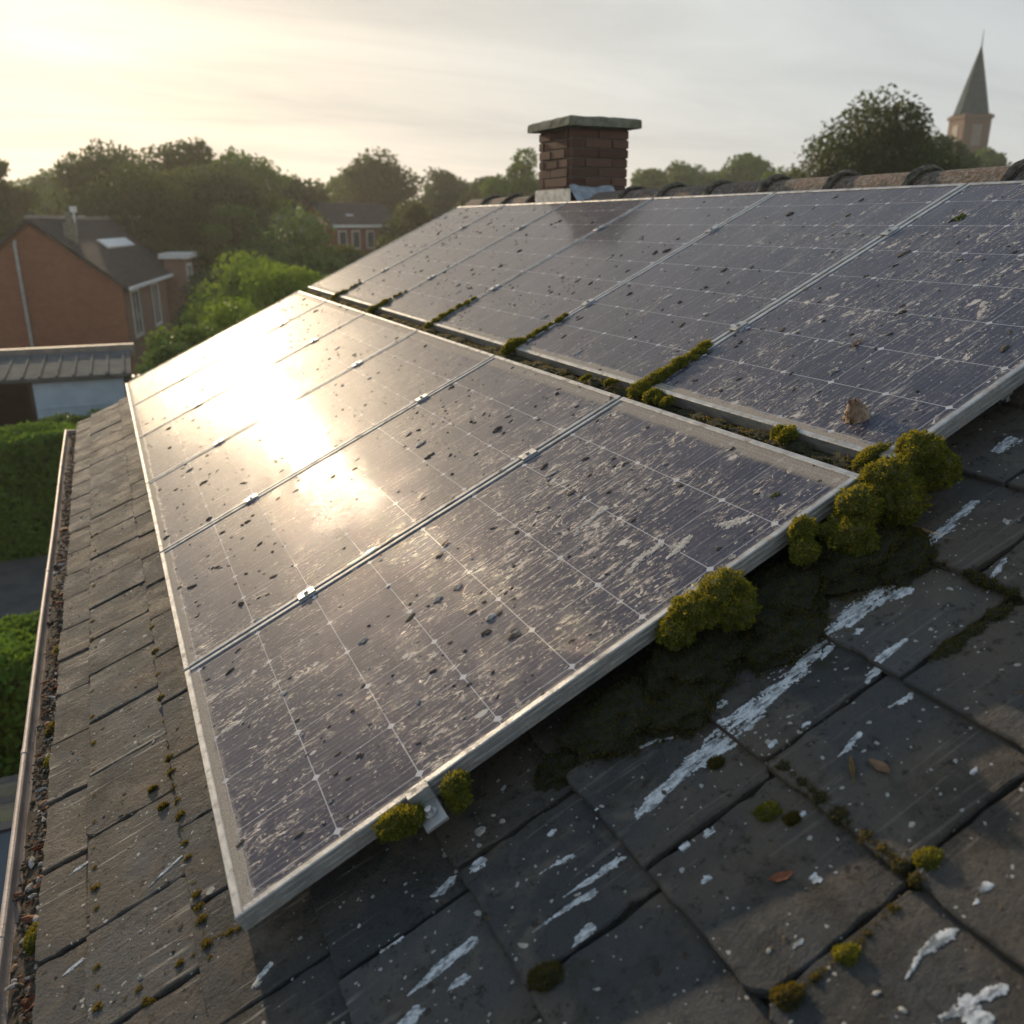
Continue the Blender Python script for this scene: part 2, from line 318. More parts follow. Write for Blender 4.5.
M['leaf_brown'] = mat_leaf('dry_leaf_brown', (.16, .09, .05), (.34, .23, .14))
M['leaf_yellow'] = mat_leaf('dry_leaf_yellow', (.22, .14, .05), (.36, .25, .10))
M['leaf_red'] = mat_leaf('dry_leaf_red', (.20, .07, .035), (.34, .16, .09))
M['leaf_crumpled'] = mat_leaf('crumpled_leaf', (.20, .13, .09), (.46, .34, .24))
M['gutter'] = simple('weathered_gutter', (.30, .24, .21), (.46, .38, .33), 9, .6, .0015, .1, bs=120)
def mat_brick(name, b1, b2, mortar, sc=1., mode='obj', bumpd=.006):
    m = NT(name); p = m.obj()
    X = m.xyz(p); cb = m.n('ShaderNodeCombineXYZ'); m.set(cb.inputs[0], m.math('ADD', X[0], X[1])); m.set(cb.inputs[1], X[2])
    br = m.n('ShaderNodeTexBrick'); m.set(br.inputs['Vector'], cb.outputs[0]); br.inputs['Scale'].default_value = 1/sc
    br.inputs['Brick Width'].default_value = .22; br.inputs['Row Height'].default_value = .075; br.inputs['Mortar Size'].default_value = .008; br.inputs['Mortar Smooth'].default_value = .3
    br.inputs['Color1'].default_value = (*b1, 1); br.inputs['Color2'].default_value = (*b2, 1); br.inputs['Mortar'].default_value = (*mortar, 1)
    c = m.mix(m.mr(m.noise(p, 3, 5, .65), .35, .7, 0, .45), br.outputs[0], (b1[0]*.55, b1[1]*.6, b1[2]*.65))
    m.bump(m.math('SUBTRACT', m.noise(p, 60, 4, .6), br.outputs['Fac']), bumpd); return m.fin(c, .88, 0, .25)
M['brick_far'] = mat_brick('red_brick_wall', (.30, .105, .060), (.24, .085, .05), (.22, .15, .11))
M['brick_pale'] = mat_brick('pinkish_brick_wall', (.30, .17, .13), (.26, .15, .11), (.28, .24, .20))
M['brick_church'] = mat_brick('church_brick', (.20, .12, .08), (.16, .10, .07), (.19, .15, .12), 1.6)
def mat_onebrick():
    m = NT('chimney_brick'); i = m.island(); p = m.pos()
    c = m.mix(i, (.090, .045, .032), (.185, .105, .075)); c = m.mix(m.mr(m.noise(p, 25, 5, .65), .45, .7, 0, .7), c, (.10, .075, .06))
    m.bump(m.noise(p, 120, 5, .65), .004); return m.fin(c, .9, 0, .25)
M['brick'] = mat_onebrick()
M['mortar'] = simple('mortar', (.12, .10, .085), (.20, .17, .145), 30, .95, .003)
def mat_conc():
    m = NT('mossy_concrete_cap'); p = m.pos(); a = m.noise(p, 12, 6, .7)
    c = m.mix(m.mr(a, .35, .65), (.15, .145, .10), (.26, .25, .19)); c = m.mix(m.mr(m.noise(p, 50, 4, .6), .55, .7, 0, .6), c, (.33, .32, .26))
    m.bump(m.noise(p, 70, 6, .7), .006); return m.fin(c, .95, 0, .2)
M['conc'] = mat_conc()
def mat_ridge():
    m = NT('ridge_tile'); p = m.pos(); i = m.objrnd(); a = m.noise(p, 16, 6, .7); b = m.noise(p, 60, 6, .7)
    c = m.mix(i, (.14, .085, .06), (.19, .125, .09)); c = m.mix(m.mr(a, .42, .58, 0, .9), c, (.115, .10, .082)); c = m.mix(m.mr(b, .50, .60, 0, .85), c, (.27, .245, .21))
    c = m.mix(m.mr(b, .44, .34, 0, .8), c, (.03, .026, .018))
    m.bump(m.math('ADD', a, b), .008); return m.fin(c, .92, 0, .25)
M['ridge'] = mat_ridge()
M['ring'] = simple('ridge_tile_collar', (.045, .040, .030), (.17, .145, .11), 35, .95, .008, bs=90)
M['lead'] = simple('lead_flashing', (.20, .215, .23), (.40, .42, .44), 18, .5, .004, .3, bs=45)
M['lead_blue'] = simple('blue_grey_lead', (.22, .25, .28), (.40, .43, .47), 22, .5, .004, .2, bs=45)
M['white'] = simple('white_paint', (.62, .60, .56), (.78, .76, .72), 6, .5)
M['glasswin'] = simple('window_glass', (.05, .06, .065), (.09, .10, .11), 2, .08, 0, 0, spec=.6)
M['skyl'] = simple('skylight_glare', (.75, .74, .72), (.8, .8, .78), 2, .4)  # sun glare and sky reflection painted as white on the skylight panes
M['tile_dark'] = simple('dark_roof_tiles', (.030, .030, .032), (.06, .057, .055), 4, .95, .03, bs=9, spec=.05)
M['sheet'] = simple('grey_sheet_roof', (.07, .08, .085), (.12, .13, .13), 3, .95, .02, bs=8, spec=.03)
M['door_blue'] = simple('pale_blue_garage_door', (.36, .47, .58), (.45, .55, .66), 3, .5)
M['fascia'] = simple('weathered_fascia', (.16, .14, .12), (.25, .22, .19), 4, .7)
M['post'] = simple('grey_post', (.30, .31, .31), (.42, .42, .41), 4, .7)
M['dark'] = simple('near_black', (.02, .018, .016), (.04, .036, .03), 4, .8)
M['slate_spire'] = simple('spire_slate', (.012, .035, .04), (.03, .06, .065), 1.2, .8, spec=.1)
M['grass'] = simple('lawn', (.030, .055, .014), (.07, .11, .03), 2.0, .95, .05, bs=12)
M['asphalt'] = simple('asphalt', (.045, .046, .048), (.075, .074, .072), 3, .9, .004, bs=60)
M['pave'] = simple('paving', (.16, .14, .125), (.24, .215, .19), 3, .9, .01, bs=20)
M['bark'] = simple('bark', (.045, .035, .025), (.09, .07, .05), 6, .95, .03, bs=12)
def mat_fol(name, c1, c2, c3, tr=.35):
    m = NT(name); i = m.island(); p = m.pos(); a = m.noise(p, .9, 4, .6)
    c = m.mix(i, c1, c2); c = m.mix(m.mr(a, .45, .7, 0, .7), c, c3)
    t = m.n('ShaderNodeBsdfTranslucent'); m.set(t.inputs[0], m.mix(.4, c, (.20, .24, .03))); mm = m.n('ShaderNodeMixShader'); mm.inputs[0].default_value = tr
    m.fin(c, .6, 0, .3); m.t.links.new(m.p.outputs[0], mm.inputs[1]); m.t.links.new(t.outputs[0], mm.inputs[2]); m.t.links.new(mm.outputs[0], m.out.inputs[0]); return m.mat
M['fol_dark'] = mat_fol('foliage_dark', (.022, .045, .014), (.045, .075, .022), (.055, .095, .025))
M['fol_deep'] = mat_fol('foliage_deep', (.012, .032, .012), (.025, .055, .018), (.03, .07, .02), .25)
M['fol_mid'] = mat_fol('foliage_mid', (.045, .095, .018), (.085, .16, .028), (.12, .20, .03))
M['fol_light'] = mat_fol('foliage_light', (.09, .17, .018), (.16, .26, .025), (.24, .33, .03), .5)
M['hedge'] = mat_fol('hedge_leaves', (.05, .13, .012), (.10, .22, .02), (.15, .29, .03), .45)

# ------------------------------------------------------------------ setting
def sheet(name, pts, z, mat):
    o = mesh_obj(name, [(x, y, z) for x, y in pts], [tuple(range(len(pts)))], mat); tag(o, None, None, kind='structure'); return o
GZ = -4.5
sheet('ground', [(-900, -300), (900, -300), (900, 900), (-900, 900)], GZ, M['grass'])
sheet('road', [(-60, 12.3), (-.9, 12.3), (-.9, 15.3), (-60, 15.3)], GZ+.02, M['asphalt'])
sheet('path', [(-3.2, -6), (-.4, -6), (-.4, 9.4), (-3.2, 9.4)], GZ+.02, M['pave'])
sheet('driveway', [(-12, 20.0), (1.6, 20.6), (1.2, 22.3), (-12, 22.0)], GZ+.02, M['asphalt'])

# ------------------------------------------------------------------ our house
house = empty('house', loc=(0, 0, 0)); tag(house, 'brick house in the foreground whose slate roof carries the solar panels', 'house')
NB = -.150                                      # slate bed under the panel plane
COURSES = [-.49, -.37, -.13, .115, .39, .66, .955, 1.25, 1.54, 1.83, 2.115, 2.40, 2.69, 2.97, 3.25, 3.46]
ANCH = {0: .42, 1: .41, 2: .27, 3: -.135, 4: -.39, 5: -.65, 6: -.33, 7: -.37}
U0, U1 = -3.2, 6.38
def tiltn(v):
    for i in range(len(COURSES)-1):
        if v < COURSES[i+1] or i == len(COURSES)-2:
            t = (v - COURSES[i])/(COURSES[i+1]-COURSES[i]); return NB + .014*(1-min(max(t, 0), 1))
SL = []; SLI = {}
def slate_n(u, v):                       # height of the slate top at (u, v); None over a joint
    best = None; key = int((v+1)*8)
    if not SLI:
        for q in SL:
            for k in range(int((q[0]+1)*8), int((q[1]+1)*8)+1): SLI.setdefault(k, []).append(q)
    for (a, b, c, d, v0, v1, lift, tw, cy) in SLI.get(key, ()):
        if a <= v <= b and c <= u <= d:
            z = NB + .016*(1-(v-v0)/(v1-v0)) + lift + tw*(u-cy)/.15
            if best is None or z > best: best = z
    return best
def slate_top(u, v):
    z = slate_n(u, v); return z if z is not None else NB + .004
mb = MB(); rs = random.Random(3)
for ci in range(len(COURSES)-1):
    v0, v1 = COURSES[ci], COURSES[ci+1]
    a = ANCH.get(ci, rs.uniform(0, .3)); us = [a]
    while us[-1] < U1: us.append(us[-1] + rs.uniform(.275, .34))
    while us[0] > U0: us.insert(0, us[0] - rs.uniform(.275, .34))
    for k in range(len(us)-1):
        ua, ub = us[k] + rs.uniform(.003, .0065), min(us[k+1] - rs.uniform(.003, .0065), U1)
        if ub - ua < .04: continue
        lo = -.010 + rs.uniform(-.004, .004)     # the foot laps over the course below
        tw = rs.uniform(-.0022, .0022); lift = rs.uniform(0, .004)
        ch = [rs.uniform(0, .022) if rs.random() < .45 else .003 for _ in range(4)]
        N = 9; ring = []
        corners = [(v0+lo, ua), (v0+lo, ub), (v1-.003, ub), (v1-.003, ua)]
        for e in range(4):
            (x0, y0), (x1, y1) = corners[e], corners[(e+1) % 4]
            for j in range(N):
                t = j/N; x = x0+(x1-x0)*t; y = y0+(y1-y0)*t
                if j == 0:
                    cx = (x0, y0); q = corners[e-1]; dprev = Vector((q[0]-x0, q[1]-y0)).normalized(); dn = Vector((x1-x0, y1-y0)).normalized()
                    c_ = ch[e]; ring.append((x+dprev.x*c_, y+dprev.y*c_)); ring.append((x+dn.x*c_, y+dn.y*c_)); continue
                jx = noise.noise(Vector((x*22, y*22, ci)))*.007 + noise.noise(Vector((x*90, y*90, ci)))*.0035 + rs.uniform(-.001, .001)
                nx, ny = -(y1-y0), (x1-x0); l = math.hypot(nx, ny); ring.append((x+nx/l*jx, y+ny/l*jx))
        cx, cy = (v0+v1)/2, (ua+ub)/2; vs = []
        def zt(x, y, d=0): return NB + .016*(1-(x-v0)/(v1-v0)) + lift + tw*(y-cy)/.15 + d
        n = len(ring); SL.append((v0+lo, v1+.002, ua, ub, v0, v1, lift, tw, cy))
        vs += [(x, y, zt(x, y)-.018) for x, y in ring]
        vs += [(x, y, zt(x, y)-.0035) for x, y in ring]
        vs += [(x+(cx-x)*.022, y+(cy-y)*.022, zt(x, y)) for x, y in ring]
        fs = [(i, i+n, (i+1) % n+n, (i+1) % n) for i in range(n)] + [(i+n, i+2*n, (i+1) % n+2*n, (i+1) % n+n) for i in range(n)] + [tuple(range(2*n, 3*n))[::-1]]
        mb.add(vs, [f[::-1] for f in fs])
slates = mb.build('roof_slates', M['slate'], house, ROOF); 
tag(slates, None, None)
mb = MB()
mb.box(-.47, 3.46, U0, U1-.02, NB-.05, NB-.006)          # deck
roof = mb.build('roof', M['deck'], house, ROOF)
RX, RZ = RP(0, 3.46, NB).x, RP(0, 3.46, NB).z
mb = MB(); mb.add([(RX, U0, RZ), (RX, U1, RZ), (RX+3.5, U1, RZ-1.66), (RX+3.5, U0, RZ-1.66), (RX, U0, RZ-.06), (RX, U1, RZ-.06), (RX+3.5, U1, RZ-1.72), (RX+3.5, U0, RZ-1.72)], [(0,3,2,1),(4,5,6,7),(0,1,5,4),(1,2,6,5),(2,3,7,6),(3,0,4,7)])
mb.build('back_roof', M['slate'], house)
mb = MB(); E0 = -.30
for y in (U0+.2, U1-.35):
    mb.add([(-.2, y, GZ), (6.45, y, GZ), (6.45, y, -.42), (RX, y, RZ-.09), (-.2, y, -.34), (-.2, y+.25, GZ), (6.45, y+.25, GZ), (6.45, y+.25, -.42), (RX, y+.25, RZ-.09), (-.2, y+.25, -.34)],
           [(0,1,2,3,4), (9,8,7,6,5), (0,5,6,1), (1,6,7,2), (2,7,8,3), (3,8,9,4), (4,9,5,0)])
mb.box(-.2, .05, U0+.45, U1-.35, GZ, -.36)
mb.box(6.2, 6.45, U0+.45, U1-.35, GZ, -.45)
mb.build('wall', M['brick_far'], house)
# gutter along the eave
gx, gz, gr = -.425, -.392, .058
mb = MB(); ys = [U0 + (U1+.02-U0)*i/24 for i in range(25)]; prof = []
for j in range(11):
    t = math.pi + math.pi*j/10; prof.append((gx + gr*math.cos(t), gz + gr*math.sin(t)))
prof_in = [(gx + (x-gx)*.94, gz + (z-gz)*.94) for x, z in prof]
loop = prof + prof_in[::-1]; nL = len(loop); b = 0; vs = []; fs = []
for i, y in enumerate(ys):
    dxx = .0015*math.sin(y*2.1)
    vs += [(x+dxx, y, z) for x, z in loop]
for i in range(len(ys)-1):
    for j in range(nL): fs.append((i*nL+j, i*nL+(j+1) % nL, (i+1)*nL+(j+1) % nL, (i+1)*nL+j))
fs.append(tuple(range(nL))); fs.append(tuple(range((len(ys)-1)*nL, len(ys)*nL))[::-1]); mb.add(vs, fs)
for k in range(10): mb.box(gx-gr-.003, gx-gr, U0+1.2+k*1.0-.02, U0+1.2+k*1.0+.02, gz-.02, gz)
# rolled front bead
mb.tube([(gx-gr-.004+.0015*math.sin(y*2.1), y, gz+.002) for y in ys], .0085, 10)
# end plate
pts = [(gx + gr*1.02*math.cos(math.pi+math.pi*j/10), gz + gr*1.02*math.sin(math.pi+math.pi*j/10)) for j in range(11)]
mb.add([(x, U1+.02, z) for x, z in pts] + [(x, U1+.026, z) for x, z in pts], [tuple(range(11)), tuple(range(11, 22))[::-1]] + [(j, j+11, (j+1) % 11+11, (j+1) % 11) for j in range(11)])
gut = mb.build('gutter', M['gutter'], house, smooth=False)
for yy in (-.2, .62, 1.44, 3.1, 4.7):
    mb = MB(); mb.tube([(gx + (gr+.004)*math.cos(math.pi+math.pi*j/10), yy, gz + (gr+.004)*math.sin(math.pi+math.pi*j/10)) for j in range(11)], .006, 6)
    mb.tube([(gx-gr-.004, yy-.012, gz+.002), (gx-gr-.004, yy+.012, gz+.002)], .0102, 10)
    mb.build('gutter_bracket', M['gutter'], gut)
# ridge tiles
def ridge_tile(u0, first):
    mb = MB(); c0 = Vector((3.13, 0, 1.285)); Lt = .45; nA = 13; rr = random.Random(int(u0*100)+900)
    prof = [(u0, .132), (u0+.06, .131), (u0+.2, .130), (u0+.33, .129), (u0+Lt-.012, .127)]; vs = []; yaw = rr.uniform(-.012, .012); dz = rr.uniform(-.005, .004)
    for (y, r) in prof:
        for j in range(nA):
            t = math.pi*(-.06 + 1.12*j/(nA-1)); k = 1 + noise.noise(Vector((y*6, t*3, 1)))*.02
            vs.append((c0.x + r*1.08*k*math.cos(t) + yaw*(y-u0), y, c0.z + dz + r*k*math.sin(t)))
    m_ = len(vs)
    for (y, r) in prof:
        for j in range(nA):
            t = math.pi*(-.06 + 1.12*j/(nA-1)); vs.append((c0.x + (r-.016)*1.08*math.cos(t) + yaw*(y-u0), y, c0.z + dz + (r-.016)*math.sin(t)))
    fs = []
    for i in range(len(prof)-1):
        for j in range(nA-1):
            a = i*nA+j; fs.append((a, a+1, a+1+nA, a+nA)); a += m_; fs.append((a, a+nA, a+nA+1, a+1))
    for i in range(len(prof)-1):
        for j in (0, nA-1): a = i*nA+j; fs.append((a, a+nA, a+nA+m_, a+m_))
    for j in range(nA-1):
        fs.append((j, j+m_, j+1+m_, j+1)); a = (len(prof)-1)*nA+j; fs.append((a, a+1, a+1+m_, a+m_))
    mb.add(vs, fs); o = mb.build('ridge_tile', M['ridge'], house, smooth=False)
    # raised mossy collar over the joint
    mb = MB(); vs = []; fs = []; nA = 25; K = 8
    for j in range(nA):
        t = math.pi*(-.06 + 1.12*j/(nA-1))
        for k in range(K):
            a = 2*math.pi*k/K; rad = .140 + .014*math.cos(a)*(1+.5*noise.noise(Vector((t*5, a, u0)))); yy = u0 + .010 + .021*math.sin(a)*(1+.45*noise.noise(Vector((t*6, a+3, u0*3))))
            vs.append((c0.x + rad*1.08*math.cos(t), yy, c0.z + dz + rad*math.sin(t)))
    for j in range(nA-1):
        for k in range(K): fs.append((j*K+k, j*K+(k+1) % K, (j+1)*K+(k+1) % K, (j+1)*K+k))
    fs.append(tuple(range(K))); fs.append(tuple(range((nA-1)*K, nA*K))[::-1]); mb.add(vs, fs)
    mb.build('collar', M['ring'], o)
for k in range(-6, 12):
    u = .965 + .45*k
    if u < 6.2 and not (4.24 < u+.225 < 4.80): ridge_tile(u, 0)
mb = MB(); vs = []
mb.box(3.01, 3.25, U0, U1-.03, 1.20, 1.295); mb.build('ridge_mortar', M['mortar'], house)
# chimney: bricks laid one by one
ch = MB(); cx0, cx1, cy0, cy1 = 2.97, 3.42, 4.25, 4.76; zb, ztop = 1.14, 1.83
ch.box(cx0+.010, cx1-.010, cy0+.010, cy1-.010, zb, ztop); ncore = len(ch.f)
ch.cur = 1; rb = random.Random(5); hc = .062; row = 0; z = zb
while z + hc <= ztop + .01:
    for side in range(4):
        L0, L1 = (cx0, cx1) if side in (0, 2) else (cy0, cy1); t = L0 + (0 if row % 2 == (side % 2) else 0); x = L0; bl = .212
        first = .105 if (row + side) % 2 else bl
        while x < L1 - .02:
            xe = min(x + (first if x == L0 else bl), L1)
            if L1 - xe < .04: xe = L1
            a0, a1 = x+.004, xe-.004; o_ = rb.uniform(-.003, .005); z0, z1 = z+.005, z+hc-.005
            if side == 0: ch.bbox(a0, a1, cy0-o_, cy0+.06, z0, z1)
            elif side == 2: ch.bbox(a0, a1, cy1-.06, cy1+o_, z0, z1)
            elif side == 1: ch.bbox(cx1-.06, cx1+o_, a0+.06, a1-(.06 if xe == L1 else 0), z0, z1) if a1-a0 > .13 else None
            else: ch.bbox(cx0-o_, cx0+.06, a0+(.062 if x == L0 else 0), a1-(.062 if xe == L1 else 0), z0, z1) if a1-a0 > .13 else ch.bbox(cx0-o_, cx0+.055, max(a0, cy0+.062), min(a1, cy1-.062), z0, z1)
            x = xe
    z += hc; row += 1
chim = ch.build('chimney', [M['mortar'], M['brick']], house)
mb = MB(); o_ = .062; z0 = 1.83; nx = 14
# cap slab with a weathered, slightly crowned top
def capring(e, z, jit=0): 
    pts = []
    for (ax, ay, bx, by) in ((cx0-e, cy0-e, cx1+e, cy0-e), (cx1+e, cy0-e, cx1+e, cy1+e), (cx1+e, cy1+e, cx0-e, cy1+e), (cx0-e, cy1+e, cx0-e, cy0-e)):
        for j in range(nx):
            t = j/nx; x = ax+(bx-ax)*t; y = ay+(by-ay)*t; k = noise.noise(Vector((x*15, y*15, z*20)))*jit; pts.append((x+k, y+k, z+k))
    return pts
rings = [capring(.02, z0), capring(o_, z0+.001, .004), capring(o_, z0+.028, .006), capring(o_-.003, z0+.052, .006), capring(o_-.03, z0+.064, .006), capring(-.10, z0+.074, .004)]
n = nx*4; vs = [p for r_ in rings for p in r_]; fs = [(i*n+j, i*n+(j+1) % n, (i+1)*n+(j+1) % n, (i+1)*n+j) for i in range(len(rings)-1) for j in range(n)] + [tuple(range((len(rings)-1)*n, len(rings)*n)), tuple(range(n))[::-1]]
mb.add(vs, fs); mb.build('chimney_cap', M['conc'], chim)
mb = MB(); mb.add([(cx0-.012, cy0-.03, 1.325), (cx0-.012, cy1+.03, 1.325), (cx0-.012, cy1+.03, 1.435), (cx0-.012, cy0-.012, 1.435), (cx0-.10, cy0-.05, 1.30), (cx0-.10, cy1+.05, 1.30), (cx0-.016, cy1+.03, 1.33), (cx0-.016, cy0-.03, 1.33)], [(0,1,2,3), (4,5,6,7)])
mb.box(cx0-.014, cx0-.008, cy0-.012, cy1+.012, 1.28, 1.435)
mb.build('flashing', M['lead'], chim)
mb = MB(); K = 12; vs = []; fs = []
for i in range(K+1):
    for j in range(5):
        t = i/K; x = cx0-.02 + (cx1-cx0-.10)*t; top = 1.452 + .010*math.sin(t*9)
        y = cy0 - .008 - .018*j - (.05 if j == 4 else 0); zq = top - j*.018 - (.03 if j == 4 else 0) + noise.noise(Vector((x*14, j, 0)))*.014
        vs.append((x, y, zq))
for i in range(K):
    for j in range(4): a = i*5+j; fs.append((a, a+1, a+6, a+5))
mb.add(vs, fs); o = mb.build('flashing', M['lead_blue'], chim, smooth=True); o['label'] = 'crumpled blue-grey lead flashing'

# ------------------------------------------------------------------ solar panels
PW = .011
def panel(u0, u1, v0, v1, label, group, sil=(0, 0)):
    near_edge = u0 < .1
    t = empty('solar_panel', RM(u0, v0)); tag(t, label, 'solar panel', group)
    Wd, H = u1-u0, v1-v0; fw = .017; fh = .040
    mb = MB()
    mb.bbox(0, fw, 0, Wd, -fh, 0, .0022); mb.bbox(H-fw, H, 0, Wd, -fh, 0, .0022)
    mb.cur = 0 if (near_edge or sil[0]) else 1; mb.bbox(fw, H-fw, 0, fw, -fh, -.0003, .0022); mb.cur = 0 if sil[1] else 1; mb.bbox(fw, H-fw, Wd-fw, Wd, -fh, -.0003, .0022); mb.cur = 0
    # side grooves of the extrusion
    for z in (-.013, -.027): mb.box(.004, H-.004, -.0016, -.0002, z-.0012, z+.0012)
    mb.box(fw, fw+.012, fw, Wd-fw, -fh, -fh+.002)
    mb.build('frame', [M['alu'], M['alu_joint']], t)
    mb = MB(); mb.add([(fw, fw, -.0035), (H-fw, fw, -.0035), (H-fw, Wd-fw, -.0035), (fw, Wd-fw, -.0035)], [(0, 1, 2, 3)])
    mb.add([(fw, fw, -.0085), (H-fw, fw, -.0085), (H-fw, Wd-fw, -.0085), (fw, Wd-fw, -.0085)], [(3, 2, 1, 0)])
    mb.build('glass', M['glass'], t)
    return t
LB = [1.02*i for i in range(7)]; UB = [-.02 + 1.015*i for i in range(7)]
ordl = ['nearest', 'second', 'third', 'fourth', 'fifth', 'farthest']
LL = ['large near solar panel in the lower row, thick with white streaks and crusted dirt', 'lower row solar panel second from the camera, flecked tan by low sun', 'lower row solar panel third from the camera, with sun glare on its surface', 'lower row solar panel fourth from the camera, white with sun glare', 'narrow-looking lower row solar panel, second from the far roof edge', 'farthest solar panel of the lower row, at the far roof edge']
UL = ['upper row solar panel nearest the camera, dark blue with the crumpled leaf on it', 'upper row solar panel second from the camera, blue grey with fine white grid', 'upper row solar panel third from the camera, right of the chimney', 'upper row solar panel fourth from the camera, brown below the chimney from its shadow and reflection', 'upper row solar panel below and left of the chimney, fifth from the camera', 'farthest solar panel of the upper row, at the far left end of the ridge']
for i in range(6): panel(LB[i]+PW/2, LB[i+1]-PW/2, 0, 1.575, LL[i], 'solar panels of the lower row')
for i in range(6): panel(UB[i]+PW/2, UB[i+1]-PW/2, 1.645, 3.145, UL[i], 'solar panels of the upper row', (i in (1, 2), i in (0, 1)))
RAILV = [(.40, 'lowest'), (1.20, 'second lowest'), (2.05, 'second highest'), (2.75, 'highest')]
for v, nm in RAILV:
    mb = MB(); mb.box(-.02, .02, 0, 6.12, -.036, -.0005); mb.box(-.006, .006, 0, 6.12, -.0365, -.048)
    o = mb.build('mounting_rail', M['rail'], None, RM(.02, v, -.0405)); tag(o, f'long aluminium rail under the panels, {nm} of the four rails', 'rail', 'rails under the solar panels')
    for k in range(5):
        u = .25 + 1.4*k; mb = MB(); mb.box(-.015, .015, -.015, .015, NB+.02, -.090); mb.box(-.05, .09, -.018, .018, NB+.012, NB+.02)
        h = mb.build('roof_hook', M['rail'], None, RM(u, v)); tag(h, 'steel roof hook carrying a rail in the shade under the panels', 'roof hook', 'roof hooks under the rails')
def clamp(u, v, label, L_=.055, group='mid clamps between the panels'):
    t = empty('panel_clamp', RM(u, v)); tag(t, label, 'clamp', group)
    mb = MB(); mb.bbox(-L_/2, L_/2, -.019, .019, .0006, .0055, .0012); mb.box(-L_/2, L_/2, -.0032, .0032, -.035, .0004); mb.build('plate', M['alu'], t)
    mb = MB(); mb.tube([(0, 0, .0056), (0, 0, .0115)], .0062, 6); mb.build('bolt', M['steel'], t)
where = ['nearest joint', 'second joint', 'third joint', 'fourth joint', 'fifth joint']
for i in range(1, 6):
    for v, hn in ((.40, 'low'), (1.20, 'high')): clamp(LB[i], v, f'aluminium clamp {hn} on the {where[i-1]} between lower row panels')
    for v, hn in ((2.05, 'low'), (2.75, 'high')): clamp(UB[i], v, f'aluminium clamp {hn} on the {where[i-1]} between upper row panels')
# end clamp on the near side, with its bolt
u, v = on_roof(437, 808, -.03)
t = empty('end_clamp', RM(-.002, .395)); tag(t, 'aluminium end clamp with bolt between two moss tufts on the near panel side', 'clamp')
mb = MB(); mb.bbox(-.024, .024, -.072, -.004, -.036, -.029, .001); mb.box(-.024, .024, -.009, -.0045, -.029, .0005); mb.bbox(-.024, .024, -.009, .012, .0006, .005, .001); mb.build('plate', M['alu'], t)
mb = MB(); mb.tube([(0, -.040, -.029), (0, -.040, -.024)], .013, 14); mb.cur = 1; mb.tube([(0, -.040, -.024), (0, -.040, -.013)], .0078, 6); mb.build('bolt', [M['steel'], M['steel']], t)

# ------------------------------------------------------------------ moss
def moss(label, blobs, n, blade=.007, mat='moss', name='moss_clump', group=None, cat='moss', rough=.38, bw=.42):
    """blobs: (u, v, n, ru, rv, rn) ellipsoids in the roof frame"""
    rr = random.Random(len(label)*31 + n); u0, v0, n0 = blobs[0][:3]; mb = MB()
    def disp(p, s): return 1 + rough*(noise.noise(p*2.3 + Vector((s, 0, 0))) + .6*noise.noise(p*6 + Vector((0, s, 0))))
    areas = [b[3]*b[4] + b[4]*b[5] + b[3]*b[5] for b in blobs]; tot = sum(areas)
    for bi, (bu, bv, bn, ru, rv, rn) in enumerate(blobs):
        c = Vector((bv-v0, bu-u0, bn-n0)); s = bi*7.3 + u0*5
        vs = [Vector((p.x*rv, p.y*ru, p.z*rn))*disp(p, s)*.93 + c for p in ICO3[0]]; mb.cur = 1; mb.add(vs, ICO3[1]); mb.cur = 0
        for _ in range(int(1.7*n*areas[bi]/tot)):
            p = Vector((rr.gauss(0, 1), rr.gauss(0, 1), rr.gauss(0, 1)))
            if p.length < 1e-3: continue
            p.normalize()
            if p.z < -.45: continue
            k = disp(p, s); P0 = Vector((p.x*rv, p.y*ru, p.z*rn))*k*rr.uniform(.88, 1.0) + c
            nn = Vector((p.x/rv, p.y/ru, p.z/rn)).normalized(); d = (nn + Vector((rr.gauss(0, .45), rr.gauss(0, .45), rr.gauss(0, .45)))).normalized()
            a = d.orthogonal().normalized(); a = Matrix.Rotation(rr.uniform(0, 6.28), 3, d) @ a; b_ = d.cross(a)
            l = blade*rr.uniform(.5, 1.1); w_ = l*bw
            mb.add([P0 + a*w_*.5, P0 - a*w_*.5, P0 + d*l*.55 + a*w_*.4 + b_*w_*.3, P0 + d*l*.6 - a*w_*.35 + b_*w_*.2, P0 + d*l], [(0, 1, 3, 2), (2, 3, 4)])
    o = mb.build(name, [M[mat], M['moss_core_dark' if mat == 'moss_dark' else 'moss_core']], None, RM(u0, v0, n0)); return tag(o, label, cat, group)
G1 = 'moss tufts on the near side of the panels'
def mp_(px, py, n=-.02): return on_roof(px, py, n)
def MC(label, spec, n, **k):
    bl = []
    rq = random.Random(n)
    for (px, py, n_, ru, rv, rn) in spec:
        u, v = on_roof(px, py, n_); bl.append((u, v, n_, ru*.84, rv*.88, rn*.88))
        for _ in range(7):
            a = rq.uniform(0, 6.28); q = rq.uniform(.24, .48); bl.append((u + math.cos(a)*ru*.62, v + math.sin(a)*rv*.7, n_ + rn*rq.uniform(-.45, .4), ru*q, rv*q, rn*q*1.1))
    return moss(label, bl, n, **k)
MC('plump round moss cushion on the near panel edge beside the end clamp', [(395, 824, -.015, .030, .040, .030), (412, 818, -.02, .026, .028, .026)], 5200, blade=.0065, group=G1)
MC('small dark moss tuft just above the end clamp', [(456, 786, -.02, .026, .030, .028), (460, 798, -.04, .022, .025, .028)], 3000, blade=.0065, group=G1)
